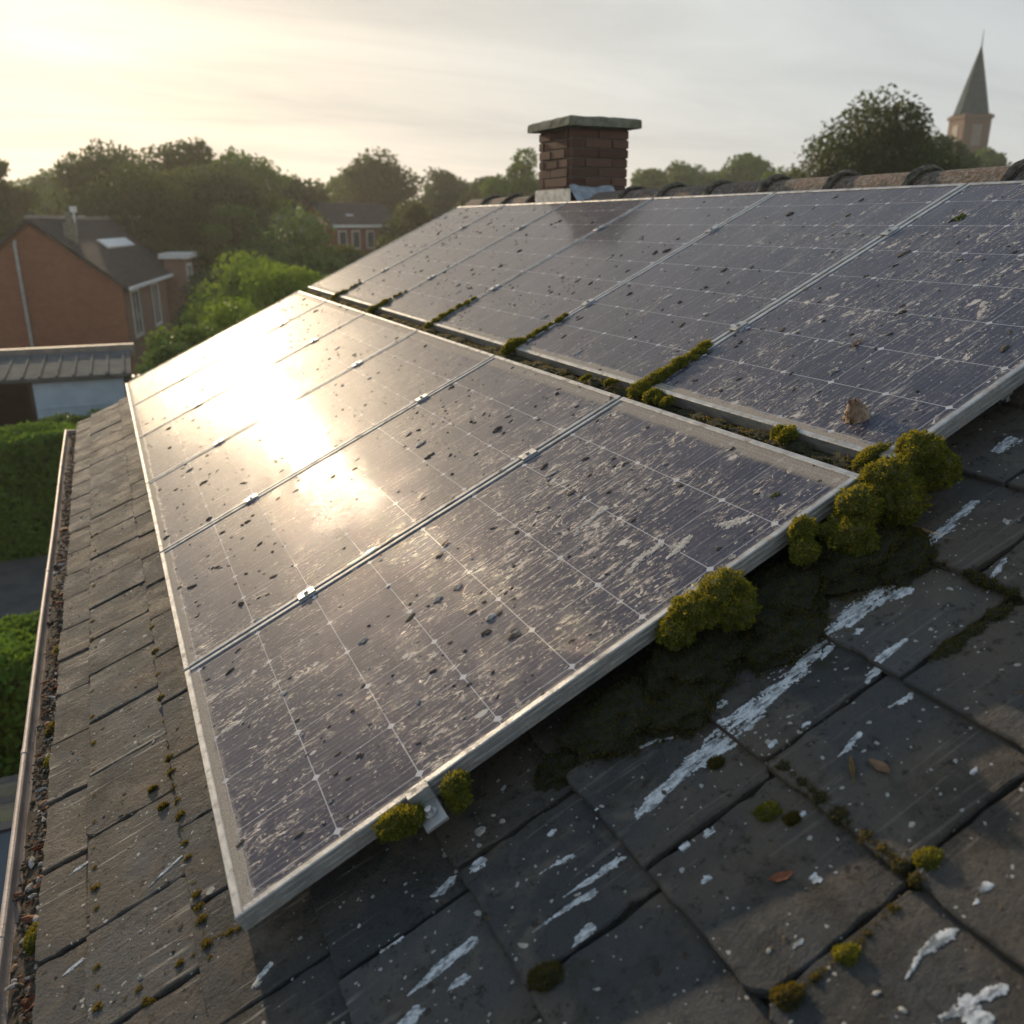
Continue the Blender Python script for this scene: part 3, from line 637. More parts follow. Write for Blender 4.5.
MC('largest golden moss cushion, half way up the near panel edge', [(722, 592, -.015, .055, .060, .042), (695, 612, -.02, .050, .055, .045), (675, 632, -.03, .038, .040, .035), (735, 610, -.05, .05, .05, .045)], 17000, blade=.0075, group=G1)
MC('narrow moss tuft on the near panel edge left of the long moss row', [(803, 532, -.015, .022, .035, .038), (805, 552, -.04, .028, .03, .035)], 4500, group=G1)
MC('long row of golden moss cushions where the two panel rows meet', [(858, 507, -.02, .05, .05, .05), (890, 478, -.01, .055, .055, .05), (920, 452, 0, .05, .055, .045), (930, 470, -.05, .06, .05, .06), (850, 535, -.06, .06, .055, .05), (900, 500, -.06, .06, .06, .06), (870, 455, 0, .022, .05, .014)], 24000, blade=.0078, group=G1)
moss('dark damp moss bank on the slates below the golden cushions', [(-.03, .80, -.125, .09, .12, .045), (-.02, 1.02, -.12, .10, .13, .055), (-.09, .93, -.135, .09, .10, .035), (-.03, 1.25, -.125, .10, .13, .05), (-.05, 1.45, -.12, .11, .13, .055), (-.12, 1.50, -.135, .08, .10, .035), (-.10, 1.18, -.135, .08, .12, .035), (-.03, .66, -.14, .04, .07, .02)], 26000, blade=.008, mat='moss_dark', group='moss on the slates')  # shade under the panel edge is put into the dark moss colour
G2 = 'moss in the joints between the panels'
# moss growing up the joints from the gap between the rows
def strip(label, pts, n, r=.02, **k):
    bl = []
    for i in range(len(pts)):
        u, v, s = pts[i]; q = random.uniform(.6, 1.25); bl.append((u + random.uniform(-.3, .3)*r, v + random.uniform(-.3, .3)*r, .001, r*s*q, r*1.25*s*q, r*.75*s*q)); q = random.uniform(.35, .6); bl.append((u + random.choice((-1, 1))*r*s*.9, v + random.uniform(-1, 1)*r, .0, r*s*q, r*s*q, r*.7*s*q))
    moss(label, bl, n, group=G2, **k)
def joint(uj, v0, v1, s0=1.2, s1=.6, k=7): return [(uj + random.uniform(-.006, .006), v0 + (v1-v0)*i/(k-1), s0+(s1-s0)*i/(k-1) + random.uniform(-.15, .25)) for i in range(k)]
strip('broad moss strip in the nearest joint of the upper row', joint(UB[1], 1.62, 1.90, 1.6, 1.0, 9), 9000)
strip('moss strip in the second joint of the upper row', joint(UB[2], 1.62, 1.93, 1.3, .7, 9), 6000, blade=.008)
strip('thin moss strip in the third joint of the upper row', joint(UB[3], 1.62, 1.92, 1.0, .6), 3000, blade=.009)
strip('faint moss strip in the fourth joint of the upper row', joint(UB[4], 1.62, 1.86, 1.0, .5), 2200, blade=.010)
strip('farthest moss strip, in the fifth joint of the upper row', joint(UB[5], 1.62, 1.84, .9, .5), 1600, blade=.011)
strip('round moss bead in the gap right of the near upper joint', [(.30, 1.622, 1.2), (.33, 1.63, .9)], 2000)
strip('low moss bead in the gap just right of the near upper joint', [(.86, 1.612, .9), (.81, 1.612, .7), (.90, 1.615, 1.)], 1700)
strip('moss tuft in the gap left of the near upper joint', [(1.16, 1.618, .9), (1.30, 1.615, .7)], 1500)
gp = []
for i in range(64):
    u = .05 + 6.0*(i/64)**1.1; gp.append((u, 1.61 + random.uniform(-.008, .008), -.028 + random.uniform(-.008, .006), .05 + .04*(i/64), .022, .014))
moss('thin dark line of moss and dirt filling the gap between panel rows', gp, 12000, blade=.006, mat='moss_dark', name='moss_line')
# small tufts on slates and in the slate joints
def st_moss(label, px, py, r, n=900, mat='moss_dark', **k):
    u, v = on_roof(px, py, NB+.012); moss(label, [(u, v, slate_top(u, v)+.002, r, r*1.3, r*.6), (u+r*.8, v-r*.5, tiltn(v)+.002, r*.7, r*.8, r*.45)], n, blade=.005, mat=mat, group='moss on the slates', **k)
st_moss('small moss tuft at the lower middle slate crossing', 548, 980, .020, 1500)
st_moss('round dark moss dot beside the long white smear', 716, 762, .011)
st_moss('green moss cluster on the middle slate in shade', 768, 812, .016, 1200, 'moss')
st_moss('second little moss dot right of the green cluster', 792, 818, .010)
st_moss('ochre moss at the crossing right of the red leaf', 930, 862, .015, 900, 'moss')
st_moss('yellowish moss on the joint below the red leaf', 848, 955, .013, 900, 'moss')
st_moss('moss tuft at the slate corner near the lower right', 790, 1000, .016, 1200)
st_moss('dark moss ball where the white smear begins', 912, 538, .020, 1300)
st_moss('little moss button on a left slate near the bottom', 148, 1002, .010, 600)
st_moss('dark moss spot on a slate left of the near panel corner', 162, 806, .010, 600)
st_moss('tiny moss spot on a left slate beside the panel frame', 152, 788, .009, 500)
def seam(label, pts, n, r):
    bl = []
    for i in range(len(pts)-1):
        (x0, y0), (x1, y1) = pts[i], pts[i+1]
        for j in range(8):
            t = j/8; u, v = on_roof(x0+(x1-x0)*t, y0+(y1-y0)*t, NB+.01); s = random.uniform(.4, 1.25)
            bl.append((u, v, slate_top(u, v)-.004, r*s*1.2, r*s*1.2, r*.7*s))
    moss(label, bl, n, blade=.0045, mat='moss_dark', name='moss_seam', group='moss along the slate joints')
seam('moss seam along the slate joint in the middle right', [(775, 762), (850, 825), (918, 882)], 2600, .011)
seam('moss seam on the joint right of the white smear', [(1018, 598), (975, 630), (925, 668)], 3000, .014)
seam('moss seam along the joint at the right edge below the upper panel', [(935, 560), (1024, 600)], 1800, .010)
seam('moss seam running from the slate crossing to the bottom', [(918, 882), (850, 950), (780, 1010)], 1800, .008)
seam('moss seam below the near panel corner', [(240, 930), (205, 945), (100, 1018)], 1800, .008)
seam('moss seam up the long slate joint left of the panels', [(212, 960), (190, 860), (168, 745), (145, 560)], 5200, .0095)
seam('moss seam up the long slate joint nearer the gutter', [(100, 1010), (96, 850), (93, 640), (98, 500)], 4600, .0085)
# ------------------------------------------------------------------ dirt on the panels
def rock(mb, c, sx, sy, sz, rr, base=ICO1, ang=0.):
    s = rr.uniform(0, 99); ca, sa = math.cos(ang), math.sin(ang); vs = []
    for p in base[0]:
        k = 1 + .7*noise.noise(p*1.9 + Vector((s, 0, 0))); x, y, z = p.x*sx*k, p.y*sy*k, p.z*sz*k
        vs.append(Vector((c[0] + x*ca - y*sa, c[1] + x*sa + y*ca, c[2] + max(z, -sz*.3))))
    mb.add(vs, base[1])
clods = [(428,456,.022,0,'dark dirt clump above the middle joint of the lower row'),(363,640,.018,1,'pale grey lump on the near panel left of centre'),(438,598,.020,1,'pale grey lump in the middle of the near panel'),(458,586,.020,1,'elongated pale lump right of the middle lump on the near panel'),(438,556,.014,0,'dark pellet above the two pale lumps'),(203,482,.022,0,'dark clump on the third lower panel near the eave'),(625,463,.013,0,'dark pellet on the near panel beside the top row of diamonds'),(647,427,.012,0,'dark pellet near the upper corner of the near panel'),(732,448,.013,0,'dark pellet near the top frame of the near panel'),(486,631,.016,0,'dark pellet on crusted streaks of the near panel'),(493,527,.012,0,'pair of dark crumbs just below the near joint'),(451,387,.020,0,'dark clod on the second lower panel beside its upper joint'),(576,406,.014,0,'brown clod near the top of the second lower panel'),(718,548,.010,0,'small ochre crumb near the big moss cushion'),(732,556,.016,1,'white crumb on the near panel near the moss row'),(959,217,.030,2,'long mossy scrap near the top of the near upper panel'),(866,275,.012,2,'round ochre crumb on the near upper panel'),(1015,251,.014,0,'dark crumb at the right edge of the near upper panel'),(834,370,.024,1,'flat grey dirt patch on the near upper panel'),(751,267,.013,0,'dark pellet on the second upper panel below its middle'),(847,215,.014,2,'mossy crumb at the top of the second upper panel'),(847,233,.012,0,'dark crumb below the mossy crumb on the second upper panel'),(920,432,.012,1,'white pellet on the near upper panel above the moss row'),(775,494,.014,2,'reddish brown scrap at the upper corner of the near panel'),(330,800,.012,1,'pale crumb on the near panel by its lower left'),(360,754,.011,0,'dark crumb low on the near panel'),(247,521,.020,0,'dark twiggy scrap on the second lower panel near the eave'),(570,640,.010,0,'dark crumb low in the middle of the near panel')]
rr = random.Random(11)
for (px, py, r, kind, lab) in clods:
    u, v = on_roof(px, py, 0); mb = MB()
    for k in range(16 if r > .013 else 8):
        rock(mb, (rr.gauss(0, r*.38), rr.gauss(0, r*.20), rr.uniform(0, r*.08)), r*rr.uniform(.10, .34), r*rr.uniform(.08, .22), r*rr.uniform(.07, .18), rr, ICO2, rr.uniform(-.7, .7))
    o = mb.build('dirt_clod', [M['clod'], M['clod_grey'], M['moss']][kind], None, RM(u, v, -.0033)); tag(o, lab, 'dirt clod', 'larger dirt clods on the panels')
mb = MB(); rr = random.Random(21); patch = lambda u, v: noise.noise(Vector((u*1.1, v*1.3, 4)))
cnt = 0
while cnt < 2600:
    u = rr.uniform(.02, 6.08); v = rr.uniform(.03, 3.12)
    if 1.56 < v < 1.66 or rr.random() > .5 + .9*patch(u, v): continue
    r = min(.0026*math.exp(rr.gauss(0, .62)), .011); mb.cur = 0 if rr.random() < .72 else 1
    rock(mb, (v, u, -.0033), r*rr.uniform(1, 2.6), r, r*rr.uniform(.35, .8), rr, ICO1, rr.gauss(0, .35)); cnt += 1
o = mb.build('dirt_specks', [M['clod'], M['clod_grey']], None, ROOF); tag(o, 'fine crumbs of dirt scattered over all the panels', 'dirt', kind='stuff')
mb = MB(); cnt = 0
while cnt < 1800:
    u = rr.uniform(-1.0, 5.5); v = rr.uniform(-.48, 2.2)
    if u > .0 and v > .03: continue
    r = .0017*math.exp(rr.gauss(0, .6)); r = min(r, .006); mb.cur = rr.choice((0, 0, 1)); rock(mb, (v, u, slate_top(u, v)), r*rr.uniform(1, 2.2), r, r*.6, rr, ICO1, rr.uniform(0, 3)); cnt += 1
o = mb.build('roof_grit', [M['clod'], M['clod_grey']], None, ROOF); tag(o, 'loose grit and crumbs scattered over the slates', 'dirt', kind='stuff')

# ------------------------------------------------------------------ bird lime on the slates
def splat(label, pts, widths, thr=.0, cell=.0019, group='bird lime splashes on the slates', name='bird_dropping', fill=.5, dots=0., plane=None):
    """raised crust following a chain of photo points over the slates"""
    P2 = [on_roof(px, py, NB+.012 if plane is None else 0) for px, py in pts]
    us = [p[0] for p in P2]; vs_ = [p[1] for p in P2]; mw_ = max(widths)*1.8 + .01
    a0, a1, b0, b1 = min(us)-mw_, max(us)+mw_, min(vs_)-mw_, max(vs_)+mw_
    nu, nv = int((a1-a0)/cell)+1, int((b1-b0)/cell)+1; idx = {}; V = []; F = []
    val = {}
    sd = pts[0][0]*.13
    def f(u, v):
        best = -9
        for i in range(len(P2)-1):
            (x0, y0), (x1, y1) = P2[i], P2[i+1]; dx_, dy_ = x1-x0, y1-y0; t = max(0, min(1, ((u-x0)*dx_+(v-y0)*dy_)/(dx_*dx_+dy_*dy_+1e-9)))
            wd = widths[i] + (widths[i+1]-widths[i])*t; d = math.hypot(u-x0-dx_*t, v-y0-dy_*t)
            best = max(best, (1 - d/wd) if wd > 1e-4 else -9)
        k = noise.noise(Vector((u*120, v*26, sd)))*.95 + noise.noise(Vector((u*330, v*150, sd+4)))*.8 + noise.noise(Vector((u*36, v*14, sd+9)))*.7 + noise.noise(Vector((u*700, v*380, sd)))*.45
        return max(best, -1.4)*1.0 + fill - .5 + k*dots if dots else best*.9 + k*.62 - .10
    for i in range(nu):
        for j in range(nv): val[i, j] = f(a0+i*cell, b0+j*cell)
    u0, v0 = P2[0]; n0 = slate_top(u0, v0) if plane is None else plane
    def vert(i, j):
        if (i, j) in idx: return idx[i, j]
        u, v = a0+i*cell + random.uniform(-.3, .3)*cell, b0+j*cell + random.uniform(-.3, .3)*cell
        n = (slate_top(u, v) if plane is None else plane) + .0006 + min(max(val[i, j], 0), .5)*.0014
        idx[i, j] = len(V); V.append((v-v0, u-u0, n-n0)); return idx[i, j]
    for i in range(nu-1):
        for j in range(nv-1):
            q = [(i, j), (i, j+1), (i+1, j+1), (i+1, j)]
            if sum(val[a] > thr for a in q) >= 3:
                if plane is None and slate_n(a0+(i+.5)*cell, b0+(j+.5)*cell) is None: continue
                F.append(tuple(vert(*a) for a in q))
    if not F: return
    # cut the steep faces that would bridge two slates
    F = [f_ for f_ in F if max(V[k][2] for k in f_) - min(V[k][2] for k in f_) < .004]
    used = sorted({k for f_ in F for k in f_}); re = {k: i for i, k in enumerate(used)}; n1 = len(used)
    top = [Vector(V[k]) for k in used]; faces = [tuple(re[k] for k in f_) for f_ in F]
    edges = {}
    for f_ in faces:
        for a, b in zip(f_, f_[1:]+f_[:1]): edges[(a, b)] = edges.get((a, b), 0) + 1
    vs2 = top + [p + Vector((0, 0, -.0012)) for p in top]
    rim = [(b, a, a+n1, b+n1) for (a, b) in edges if (b, a) not in edges]
    o = mesh_obj(name, vs2, faces + rim, M['lime'], None, RM(u0, v0, n0)); tag(o, label, 'bird dropping', group); return o
splat('long pale smear of bird lime running from the moss row down across the slates', [(975, 500), (928, 545), (897, 574), (865, 602), (830, 632), (795, 670), (745, 722), (690, 765), (640, 815)], [.008, .015, .014, .014, .016, .020, .026, .016, .008], dots=1.1, fill=.52, cell=.0020)
splat('pale branch beside the long smear, left of its middle', [(722, 705), (680, 728), (640, 748)], [.012, .014, .004], dots=.6, fill=.5)
splat('speckled pale patch just right of the long smear', [(905, 590), (862, 606), (850, 628)], [.012, .02, .012], dots=.9, fill=.35)
splat('pale splash on the joint between the smear and the right edge', [(905, 640), (880, 662), (866, 680)], [.006, .010, .005], dots=.5, fill=.5)
splat('pale oval patch in shade below the near upper panel', [(1012, 440), (998, 450)], [.018, .014])
splat('drop-shaped white splash with a short tail, above the two leaves', [(912, 691), (902, 697), (886, 706)], [.008, .010, .0005])
splat('thin slanting splash left of the slender leaf', [(860, 734), (848, 748), (836, 760)], [.006, .006, .0005])
splat('forked thin splash near the right edge of the slates', [(1004, 560), (996, 574), (984, 594)], [.006, .004, .0005])
splat('oval splash with a long thin tail, uppermost on the shaded middle slate', [(572, 854), (560, 860), (545, 870), (532, 879)], [.006, .009, .002, .0004])
splat('long splash below the oval one on the shaded middle slate', [(620, 856), (604, 866), (590, 878), (560, 899)], [.009, .008, .006, .0005])
splat('short double splash in the centre of the shaded middle slate', [(592, 892), (578, 900), (549, 921), (526, 940)], [.009, .008, .0025, .0004])
splat('blunt splash lowest on the shaded middle slate', [(590, 928), (582, 938), (576, 948)], [.008, .012, .007], dots=.4, fill=.6)
splat('longest streaky splash on the shaded lower left slate', [(470, 940), (450, 956), (434, 972), (406, 997)], [.011, .011, .010, .001], dots=.3, fill=.55)
splat('small tailed splash right of the longest streaky splash', [(463, 978), (452, 984), (446, 991)], [.009, .006, .0005])
splat('ragged splash near the slate corner under the panel edge', [(450, 876), (440, 888), (430, 895)], [.009, .008, .003], dots=.5, fill=.5)
splat('ragged pale splash on the slate below the near panel side', [(400, 936), (388, 945), (382, 952)], [.009, .008, .004], dots=.5, fill=.5)
splat('splash cut by the bottom of the picture, left of the middle', [(416, 1012), (408, 1024)], [.012, .014], dots=.5, fill=.55)
splat('small round lime patch beside the pale flake', [(482, 864), (477, 869)], [.011, .010])
splat('tailed white splash on the sunlit slate at lower right', [(948, 930), (938, 937), (920, 952), (900, 988)], [.010, .011, .004, .0004])
splat('thick white splash at the lower right corner', [(1000, 985), (988, 990), (975, 998)], [.008, .009, .006], dots=.7, fill=.55)
splat('round white splash at the very bottom of the lower right corner', [(980, 1018), (975, 1020)], [.013, .012], dots=.5, fill=.6)
splat('thin slanting splash between the two lower right blobs', [(966, 998), (956, 1010), (940, 1016)], [.008, .008, .003])
splat('white streak on the sunlit slates beside the near panel corner', [(270, 965), (262, 975), (252, 990)], [.006, .008, .002], dots=.4, fill=.5)
splat('pale streak on the left slates level with the panel corner', [(80, 958), (70, 968), (62, 976)], [.005, .006, .001], dots=.3, fill=.5)
splat('long thin pale streak on the sunlit left slates', [(184, 850), (165, 868), (146, 888)], [.003, .005, .001], dots=.3, fill=.45)
splat('pale streak near the lower gutter on a left slate', [(88, 858), (76, 868), (68, 876)], [.004, .006, .001], dots=.3, fill=.5)
for i, (px, py, r, lab) in enumerate([(800,943,.009,'round white spot on the shaded slate left of the joint moss'),(709,833,.009,'round white spot below the long smear'),(687,848,.008,'second round white spot below the long smear'),(816,876,.008,'white spot right of the red leaf'),(986,887,.009,'round white spot on the right sunlit slate'),(978,903,.006,'smaller white spot under the round one at right'),(708,880,.008,'white spot far below the long smear'),(953,833,.006,'white spot on the sunlit patch at right'),(975,768,.008,'pale spot on the brown sunlit patch at right'),(803,812,.006,'white spot just right of the green moss cluster'),(775,745,.008,'oval white spot on the slate corner under the smear'),(808,724,.008,'oval white spot left of the drop-shaped splash'),(860,632,.009,'oval white spot below the speckled patch'),(552,830,.007,'small pale spot on the shaded slate under the panels'),(598,812,.006,'tiny pale spot on the shaded slate under the panels')]):
    splat(lab, [(px, py), (px-3, py+3)], [r, r*.8], cell=.002, group='round bird lime spots on the slates')
# streaks of lime on the panels
M['lime_tan'] = simple('dusty_bird_lime', (.20, .18, .165), (.50, .47, .44), 120, .9, .001, bs=350)
def psplat(label, pts, ws, **k):
    k.update(dots=1.1, fill=.40); o = splat(label, pts, ws, plane=-.0036, group='bird lime on the panels', **k)
    if o: o.data.materials[0] = M['lime_tan']
psplat('thick pale splash on the near panel below the second row of diamonds', [(660, 545), (640, 556), (628, 572)], [.012, .014, .006], dots=.5, fill=.5)
psplat('white splash right of the diamonds near the moss row', [(750, 515), (730, 522), (716, 524)], [.008, .014, .008], dots=.5, fill=.5)
psplat('crooked white splash on the near upper panel', [(985, 302), (983, 308), (978, 318)], [.012, .011, .004], dots=.3, fill=.6)
psplat('thin pale splash on the left half of the near upper panel', [(868, 314), (862, 320), (856, 325)], [.007, .008, .003], dots=.3, fill=.5)
psplat('star-shaped white splash on a diamond of the near panel', [(690, 536), (680, 545), (668, 556)], [.008, .016, .006], dots=.8, fill=.45)
psplat('ragged pale splash on the upper left of the near panel', [(602, 508), (588, 520), (575, 532)], [.012, .014, .010], dots=.8, fill=.4)

# ------------------------------------------------------------------ fallen leaves and scraps
def leaf(label, px, py, L_, W_, ang, mat, plane='slate', curl=.3, fold=.25, name='fallen_leaf', lift=.002, group=None, seed=1, tilt=0.):
    u, v = on_roof(px, py, NB+.012 if plane == 'slate' else 0); n0 = slate_top(u, v) if plane == 'slate' else -.0033; rr = random.Random(seed)
    vs = []; nx_, ny_ = 14, 6
    for i in range(nx_+1):
        t = i/nx_; wd = W_*(math.sin(math.pi*min(1, t*.92+.04))**.7)*(1-.45*t) * (1+.12*noise.noise(Vector((t*9, seed, 0))))
        for j in range(ny_+1):
            s = (j/ny_-.5)*2; x = (t-.5)*L_; y = s*wd*.5
            z = lift + abs(s)*wd*fold + curl*L_*(t-.5)**2 + noise.noise(Vector((t*4, s*2, seed)))*L_*.07 + tilt*t*L_
            vs.append(Vector((x, y*(1-.3*fold), max(z, .0008))))
    fs = []
    for i in range(nx_):
        for j in range(ny_): a = i*(ny_+1)+j; fs.append((a, a+ny_+1, a+ny_+2, a+1))
    k = len(vs); vs += [p - Vector((0, 0, .0006)) for p in vs]; fs += [tuple(q+k for q in f)[::-1] for f in fs]
    mb = MB(); mb.add(vs, fs); mb.tube([(-L_*.5, 0, lift+curl*L_*.25), (-L_*.62, .003, lift+curl*L_*.3)], .0009, 5)
    o = mb.build(name, M[mat], None, RM(u, v, n0) @ Matrix.Rotation(ang, 4, 'Z'), smooth=True); return tag(o, label, 'leaf', group)
def rang(p, q):
    a, b = on_roof(*p, NB+.012), on_roof(*q, NB+.012); return math.atan2(b[0]-a[0], b[1]-a[1])
leaf('slender folded yellowish leaf lying on the slate beside the tan leaf', 853, 770, .050, .013, rang((857, 788), (851, 750)), 'leaf_yellow', fold=.7, seed=2)
leaf('tan dry leaf with a broad end, right of the slender one', 880, 768, .042, .024, rang((892, 775), (866, 758)), 'leaf_brown', seed=3)
leaf('small reddish brown leaf alone on the shaded slate', 783, 878, .038, .022, rang((770, 882), (798, 872)), 'leaf_red', seed=4, curl=.5)
# crumpled leaf standing on the near upper panel
u, v = on_roof(857, 416, 0); mb = MB(); rr = random.Random(9)
for k in range(7):
    a = k*.9; N1, N2 = 7, 5; vs = []
    for i in range(N1+1):
        for j in range(N2+1):
            t, s = i/N1, j/N2-.5; r = .031*(1-.75*t); th = a + s*1.25
            vs.append(Vector((math.cos(th)*r*(1+.6*noise.noise(Vector((t*5, s*4, k)))), math.sin(th)*r*1.1, t*.054*(1-.4*rr.random()*(i == N1)) + .011*noise.noise(Vector((t*6, s*6, k+5))))))
    mb.add(vs, [(i*(N2+1)+j, (i+1)*(N2+1)+j, (i+1)*(N2+1)+j+1, i*(N2+1)+j+1) for i in range(N1) for j in range(N2)])
for k in range(5): rock(mb, (rr.gauss(-.01, .012), rr.uniform(.0, .04), .002), .010, .006, .004, rr, ICO2)
o = mb.build('crumpled_leaf', M['leaf_crumpled'], None, RM(u, v, -.0033), smooth=True); tag(o, 'crumpled pinkish brown dry leaf standing up on the near upper panel', 'leaf')
leaf('small curled reddish leaf lying on the left part of the near upper panel', 857, 343, .05, .02, .2, 'leaf_crumpled', 'panel', seed=6)
leaf('dark curled leaf on the second lower panel, below the near joint', 445, 543, .03, .010, .5, 'leaf_brown', 'panel', seed=7)
def flake(label, px, py, r):
    u, v = on_roof(px, py, NB+.012); mb = MB(); rr = random.Random(px); n = 13; n0 = slate_top(u, v); ps = []
    for i in range(n): a = 6.283*i/n; k = r*rr.uniform(.75, 1.1); ps.append((math.cos(a)*k, math.sin(a)*k*.8))
    vs = [(x, y, .001) for x, y in ps] + [(x*.92, y*.92, .004) for x, y in ps]
    mb.add(vs, [tuple(range(n, 2*n))] + [(i, (i+1) % n, (i+1) % n+n, i+n) for i in range(n)]); o = mb.build('mortar_flake', M['clod_grey'], None, RM(u, v, n0)); tag(o, label, 'flake', 'pale flakes on the slates')
flake('round pale mortar flake on the slate below the end clamp', 481, 833, .014)
flake('small pale flake touching the round one under the clamp', 503, 822, .007)
flake('pale flake in the shade under the near panel edge', 548, 772, .008)
flake('little upright pale flake near the panel edge', 573, 734, .006)
flake('pale flake on the joint beside the long smear', 769, 745, .007)

# ------------------------------------------------------------------ gutter filling
mb = MB(); rr = random.Random(31)
for k in range(3400):
    y = rr.uniform(-.4, 6.35); x = rr.gauss(gx+.010, .024)
    if abs(x-gx) > .052: continue
    z = gz - .016 + .012*noise.noise(Vector((x*20, y*4, 0))) + rr.uniform(-.006, .006) + (x-gx)*.35
    mb.cur = rr.choice((0, 0, 0, 1, 2, 3)); r = .004*math.exp(rr.gauss(0, .45)); rock(mb, (x, y, z), r*rr.uniform(1, 2.4), r, r*.8, rr, ICO1, rr.uniform(0, 3))
mb.cur = 0; K = 90
vs = []
for i in range(K+1):
    y = -3.2 + 9.56*i/K
    for j in range(7): x = gx - .050 + .104*j/6; vs.append((x, y, gz - .022 + .012*noise.noise(Vector((x*25, y*5, 3))) + (x-gx)*.35))
mb.add(vs, [(i*7+j, i*7+j+1, (i+1)*7+j+1, (i+1)*7+j) for i in range(K) for j in range(6)])
o = mb.build('gutter_debris', [M['clod'], M['clod_grey'], M['leaf_brown'], M['leaf_red']], None); tag(o, 'dark rotting leaves and grit filling the gutter', 'debris', kind='stuff')
def gmoss(label, y, r, mat, n, dx_=0.):
    p = Vector((gx+.012+dx_, y, gz-.012)); v = p.x*CP + p.z*SP; nn = -p.x*SP + p.z*CP
    moss(label, [(y, v, nn, r*1.3, r, r*.8), (y+r, v+.004, nn, r, r*.9, r*.7)], n, blade=.005, mat=mat, group='moss in the gutter')
def gy(py):  # depth along the gutter for a picture row
    X = 40; d = ray(30, py); t = (gz-CAM.z)/d.z; return (CAM + d*t).y
gmoss('wide yellow moss cushion in the gutter near the bottom left', gy(938), .026, 'moss', 2600)
gmoss('bright green moss ball in the gutter', gy(764), .018, 'moss', 1500)
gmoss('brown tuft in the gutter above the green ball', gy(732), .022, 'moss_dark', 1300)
gmoss('small yellow tuft in the upper part of the gutter', gy(653), .020, 'moss', 900)
rr = random.Random(41)
for k, (py, lab) in enumerate([(846, 'curled reddish leaf in the gutter above the yellow cushion'), (855, 'second curled brown leaf under the reddish gutter leaf'), (1000, 'crumpled leaf in the gutter at the bottom left corner'), (1012, 'pale brown leaf in the gutter at the bottom left corner'), (690, 'dark leaf in the gutter, half way up')]):
    y = gy(py); mbm = leaf(lab, 500, 900, .045, .030, rr.uniform(0, 3), 'leaf_red' if k % 2 == 0 else 'leaf_brown', seed=50+k, curl=.9, fold=.5, group='leaves lying in the gutter')
    mbm.matrix_basis = Matrix.Translation((gx+.008, y, gz-.020)) @ Matrix.Rotation(rr.uniform(0, 3), 4, 'Z') @ Matrix.Rotation(rr.uniform(-.3, .3), 4, 'X')

# ------------------------------------------------------------------ neighbourhood
def frame2(px, py, D, az):            # local frame on the ground: x right across, y away along azimuth
    p = at(px, py, D); return Matrix.Translation((p.x, p.y, 0)) @ Matrix.Rotation(-az, 4, 'Z')
HM = frame2(28, 218, 36, R(13.2)); Hh = 2.75; RZ_ = 1.38; EZ = -.80; HL = 17.0
nb = empty('brick_house', HM); tag(nb, 'red brick gabled house with dark roof and skylight at the left', 'house')
mb = MB()
mb.add([(-Hh, 0, GZ), (Hh, 0, GZ), (Hh, 0, EZ), (0, 0, RZ_-.12), (-Hh, 0, EZ), (-Hh, .3, GZ), (Hh, .3, GZ), (Hh, .3, EZ), (0, .3, RZ_-.12), (-Hh, .3, EZ)], [(0,1,2,3,4), (9,8,7,6,5), (1,6,7,2), (0,4,9,5), (2,7,8,3), (3,8,9,4)])
mb.build('gable_wall', M['brick_far'], nb)
mb = MB(); mb.box(-Hh, Hh-.02, .302, HL, GZ, EZ-.02); mb.box(Hh-.018, Hh+.85, 9.2, 15.4, GZ, EZ+.45)
mb.build('wall', M['brick_pale'], nb)
mb = MB()
sl = (RZ_-EZ)/Hh
for s in (-1, 1):
    e = Hh+.28; zE = RZ_ - e*sl
    vs = [(0, -.18, RZ_), (0, HL+.2, RZ_), (s*e, HL+.2, zE), (s*e, -.18, zE), (0, -.18, RZ_-.14), (0, HL+.2, RZ_-.14), (s*e, HL+.2, zE-.14), (s*e, -.18, zE-.14)]
    fs = [(0,1,2,3), (7,6,5,4), (0,3,7,4), (3,2,6,7), (2,1,5,6)]
    mb.add(vs, fs if s < 0 else [f[::-1] for f in fs])
hroof = mb.build('roof', M['tile_dark'], nb)
mb = MB(); mb.box(Hh-.2, Hh+1.1, 9.0, 15.6, EZ+.451, EZ+.68); mb.build('flat_roof', M['white'], nb)
mb = MB(); mb.box(Hh+.86, Hh+1.6, 9.4, 14.6, -3.05, -2.8); mb.build('canopy', M['white'], nb)
mb = MB(); mb.box(Hh+.27, Hh+.37, -.18, 8.95, EZ-.32, EZ-.20); mb.build('gutter', M['white'], nb)
MR = Matrix.Translation((1.25, 7.2, RZ_ - 1.25*sl)) @ Matrix.Rotation(math.atan(sl), 4, 'Y')
mb = MB(); mb.box(-.26, .26, -2.6, 2.6, .0, .05, MR); sk = mb.build('skylight', M['white'], nb)
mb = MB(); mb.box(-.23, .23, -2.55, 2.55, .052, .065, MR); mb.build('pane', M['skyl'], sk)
for (y, x_) in ((1.9, 0), (6.0, 0), (10.6, .85), (13.6, .85)):
    mb = MB(); x = Hh + x_; z0, z1 = (-3.0, -1.2) if x_ == 0 else (-2.4, -.6)
    mb.box(x, x+.05, y-.75, y+.75, z0, z0+.12); mb.box(x, x+.05, y-.75, y+.75, z1-.10, z1); mb.box(x, x+.05, y-.75, y-.6, z0+.12, z1-.1); mb.box(x, x+.05, y+.6, y+.75, z0+.12, z1-.1); mb.box(x, x+.04, y-.04, y+.04, z0+.12, z1-.1)
    wf = mb.build('window', M['white'], nb); mb = MB(); mb.box(x-.01, x+.02, y-.6, y+.6, z0+.12, z1-.1); mb.build('pane', M['glasswin'], wf)
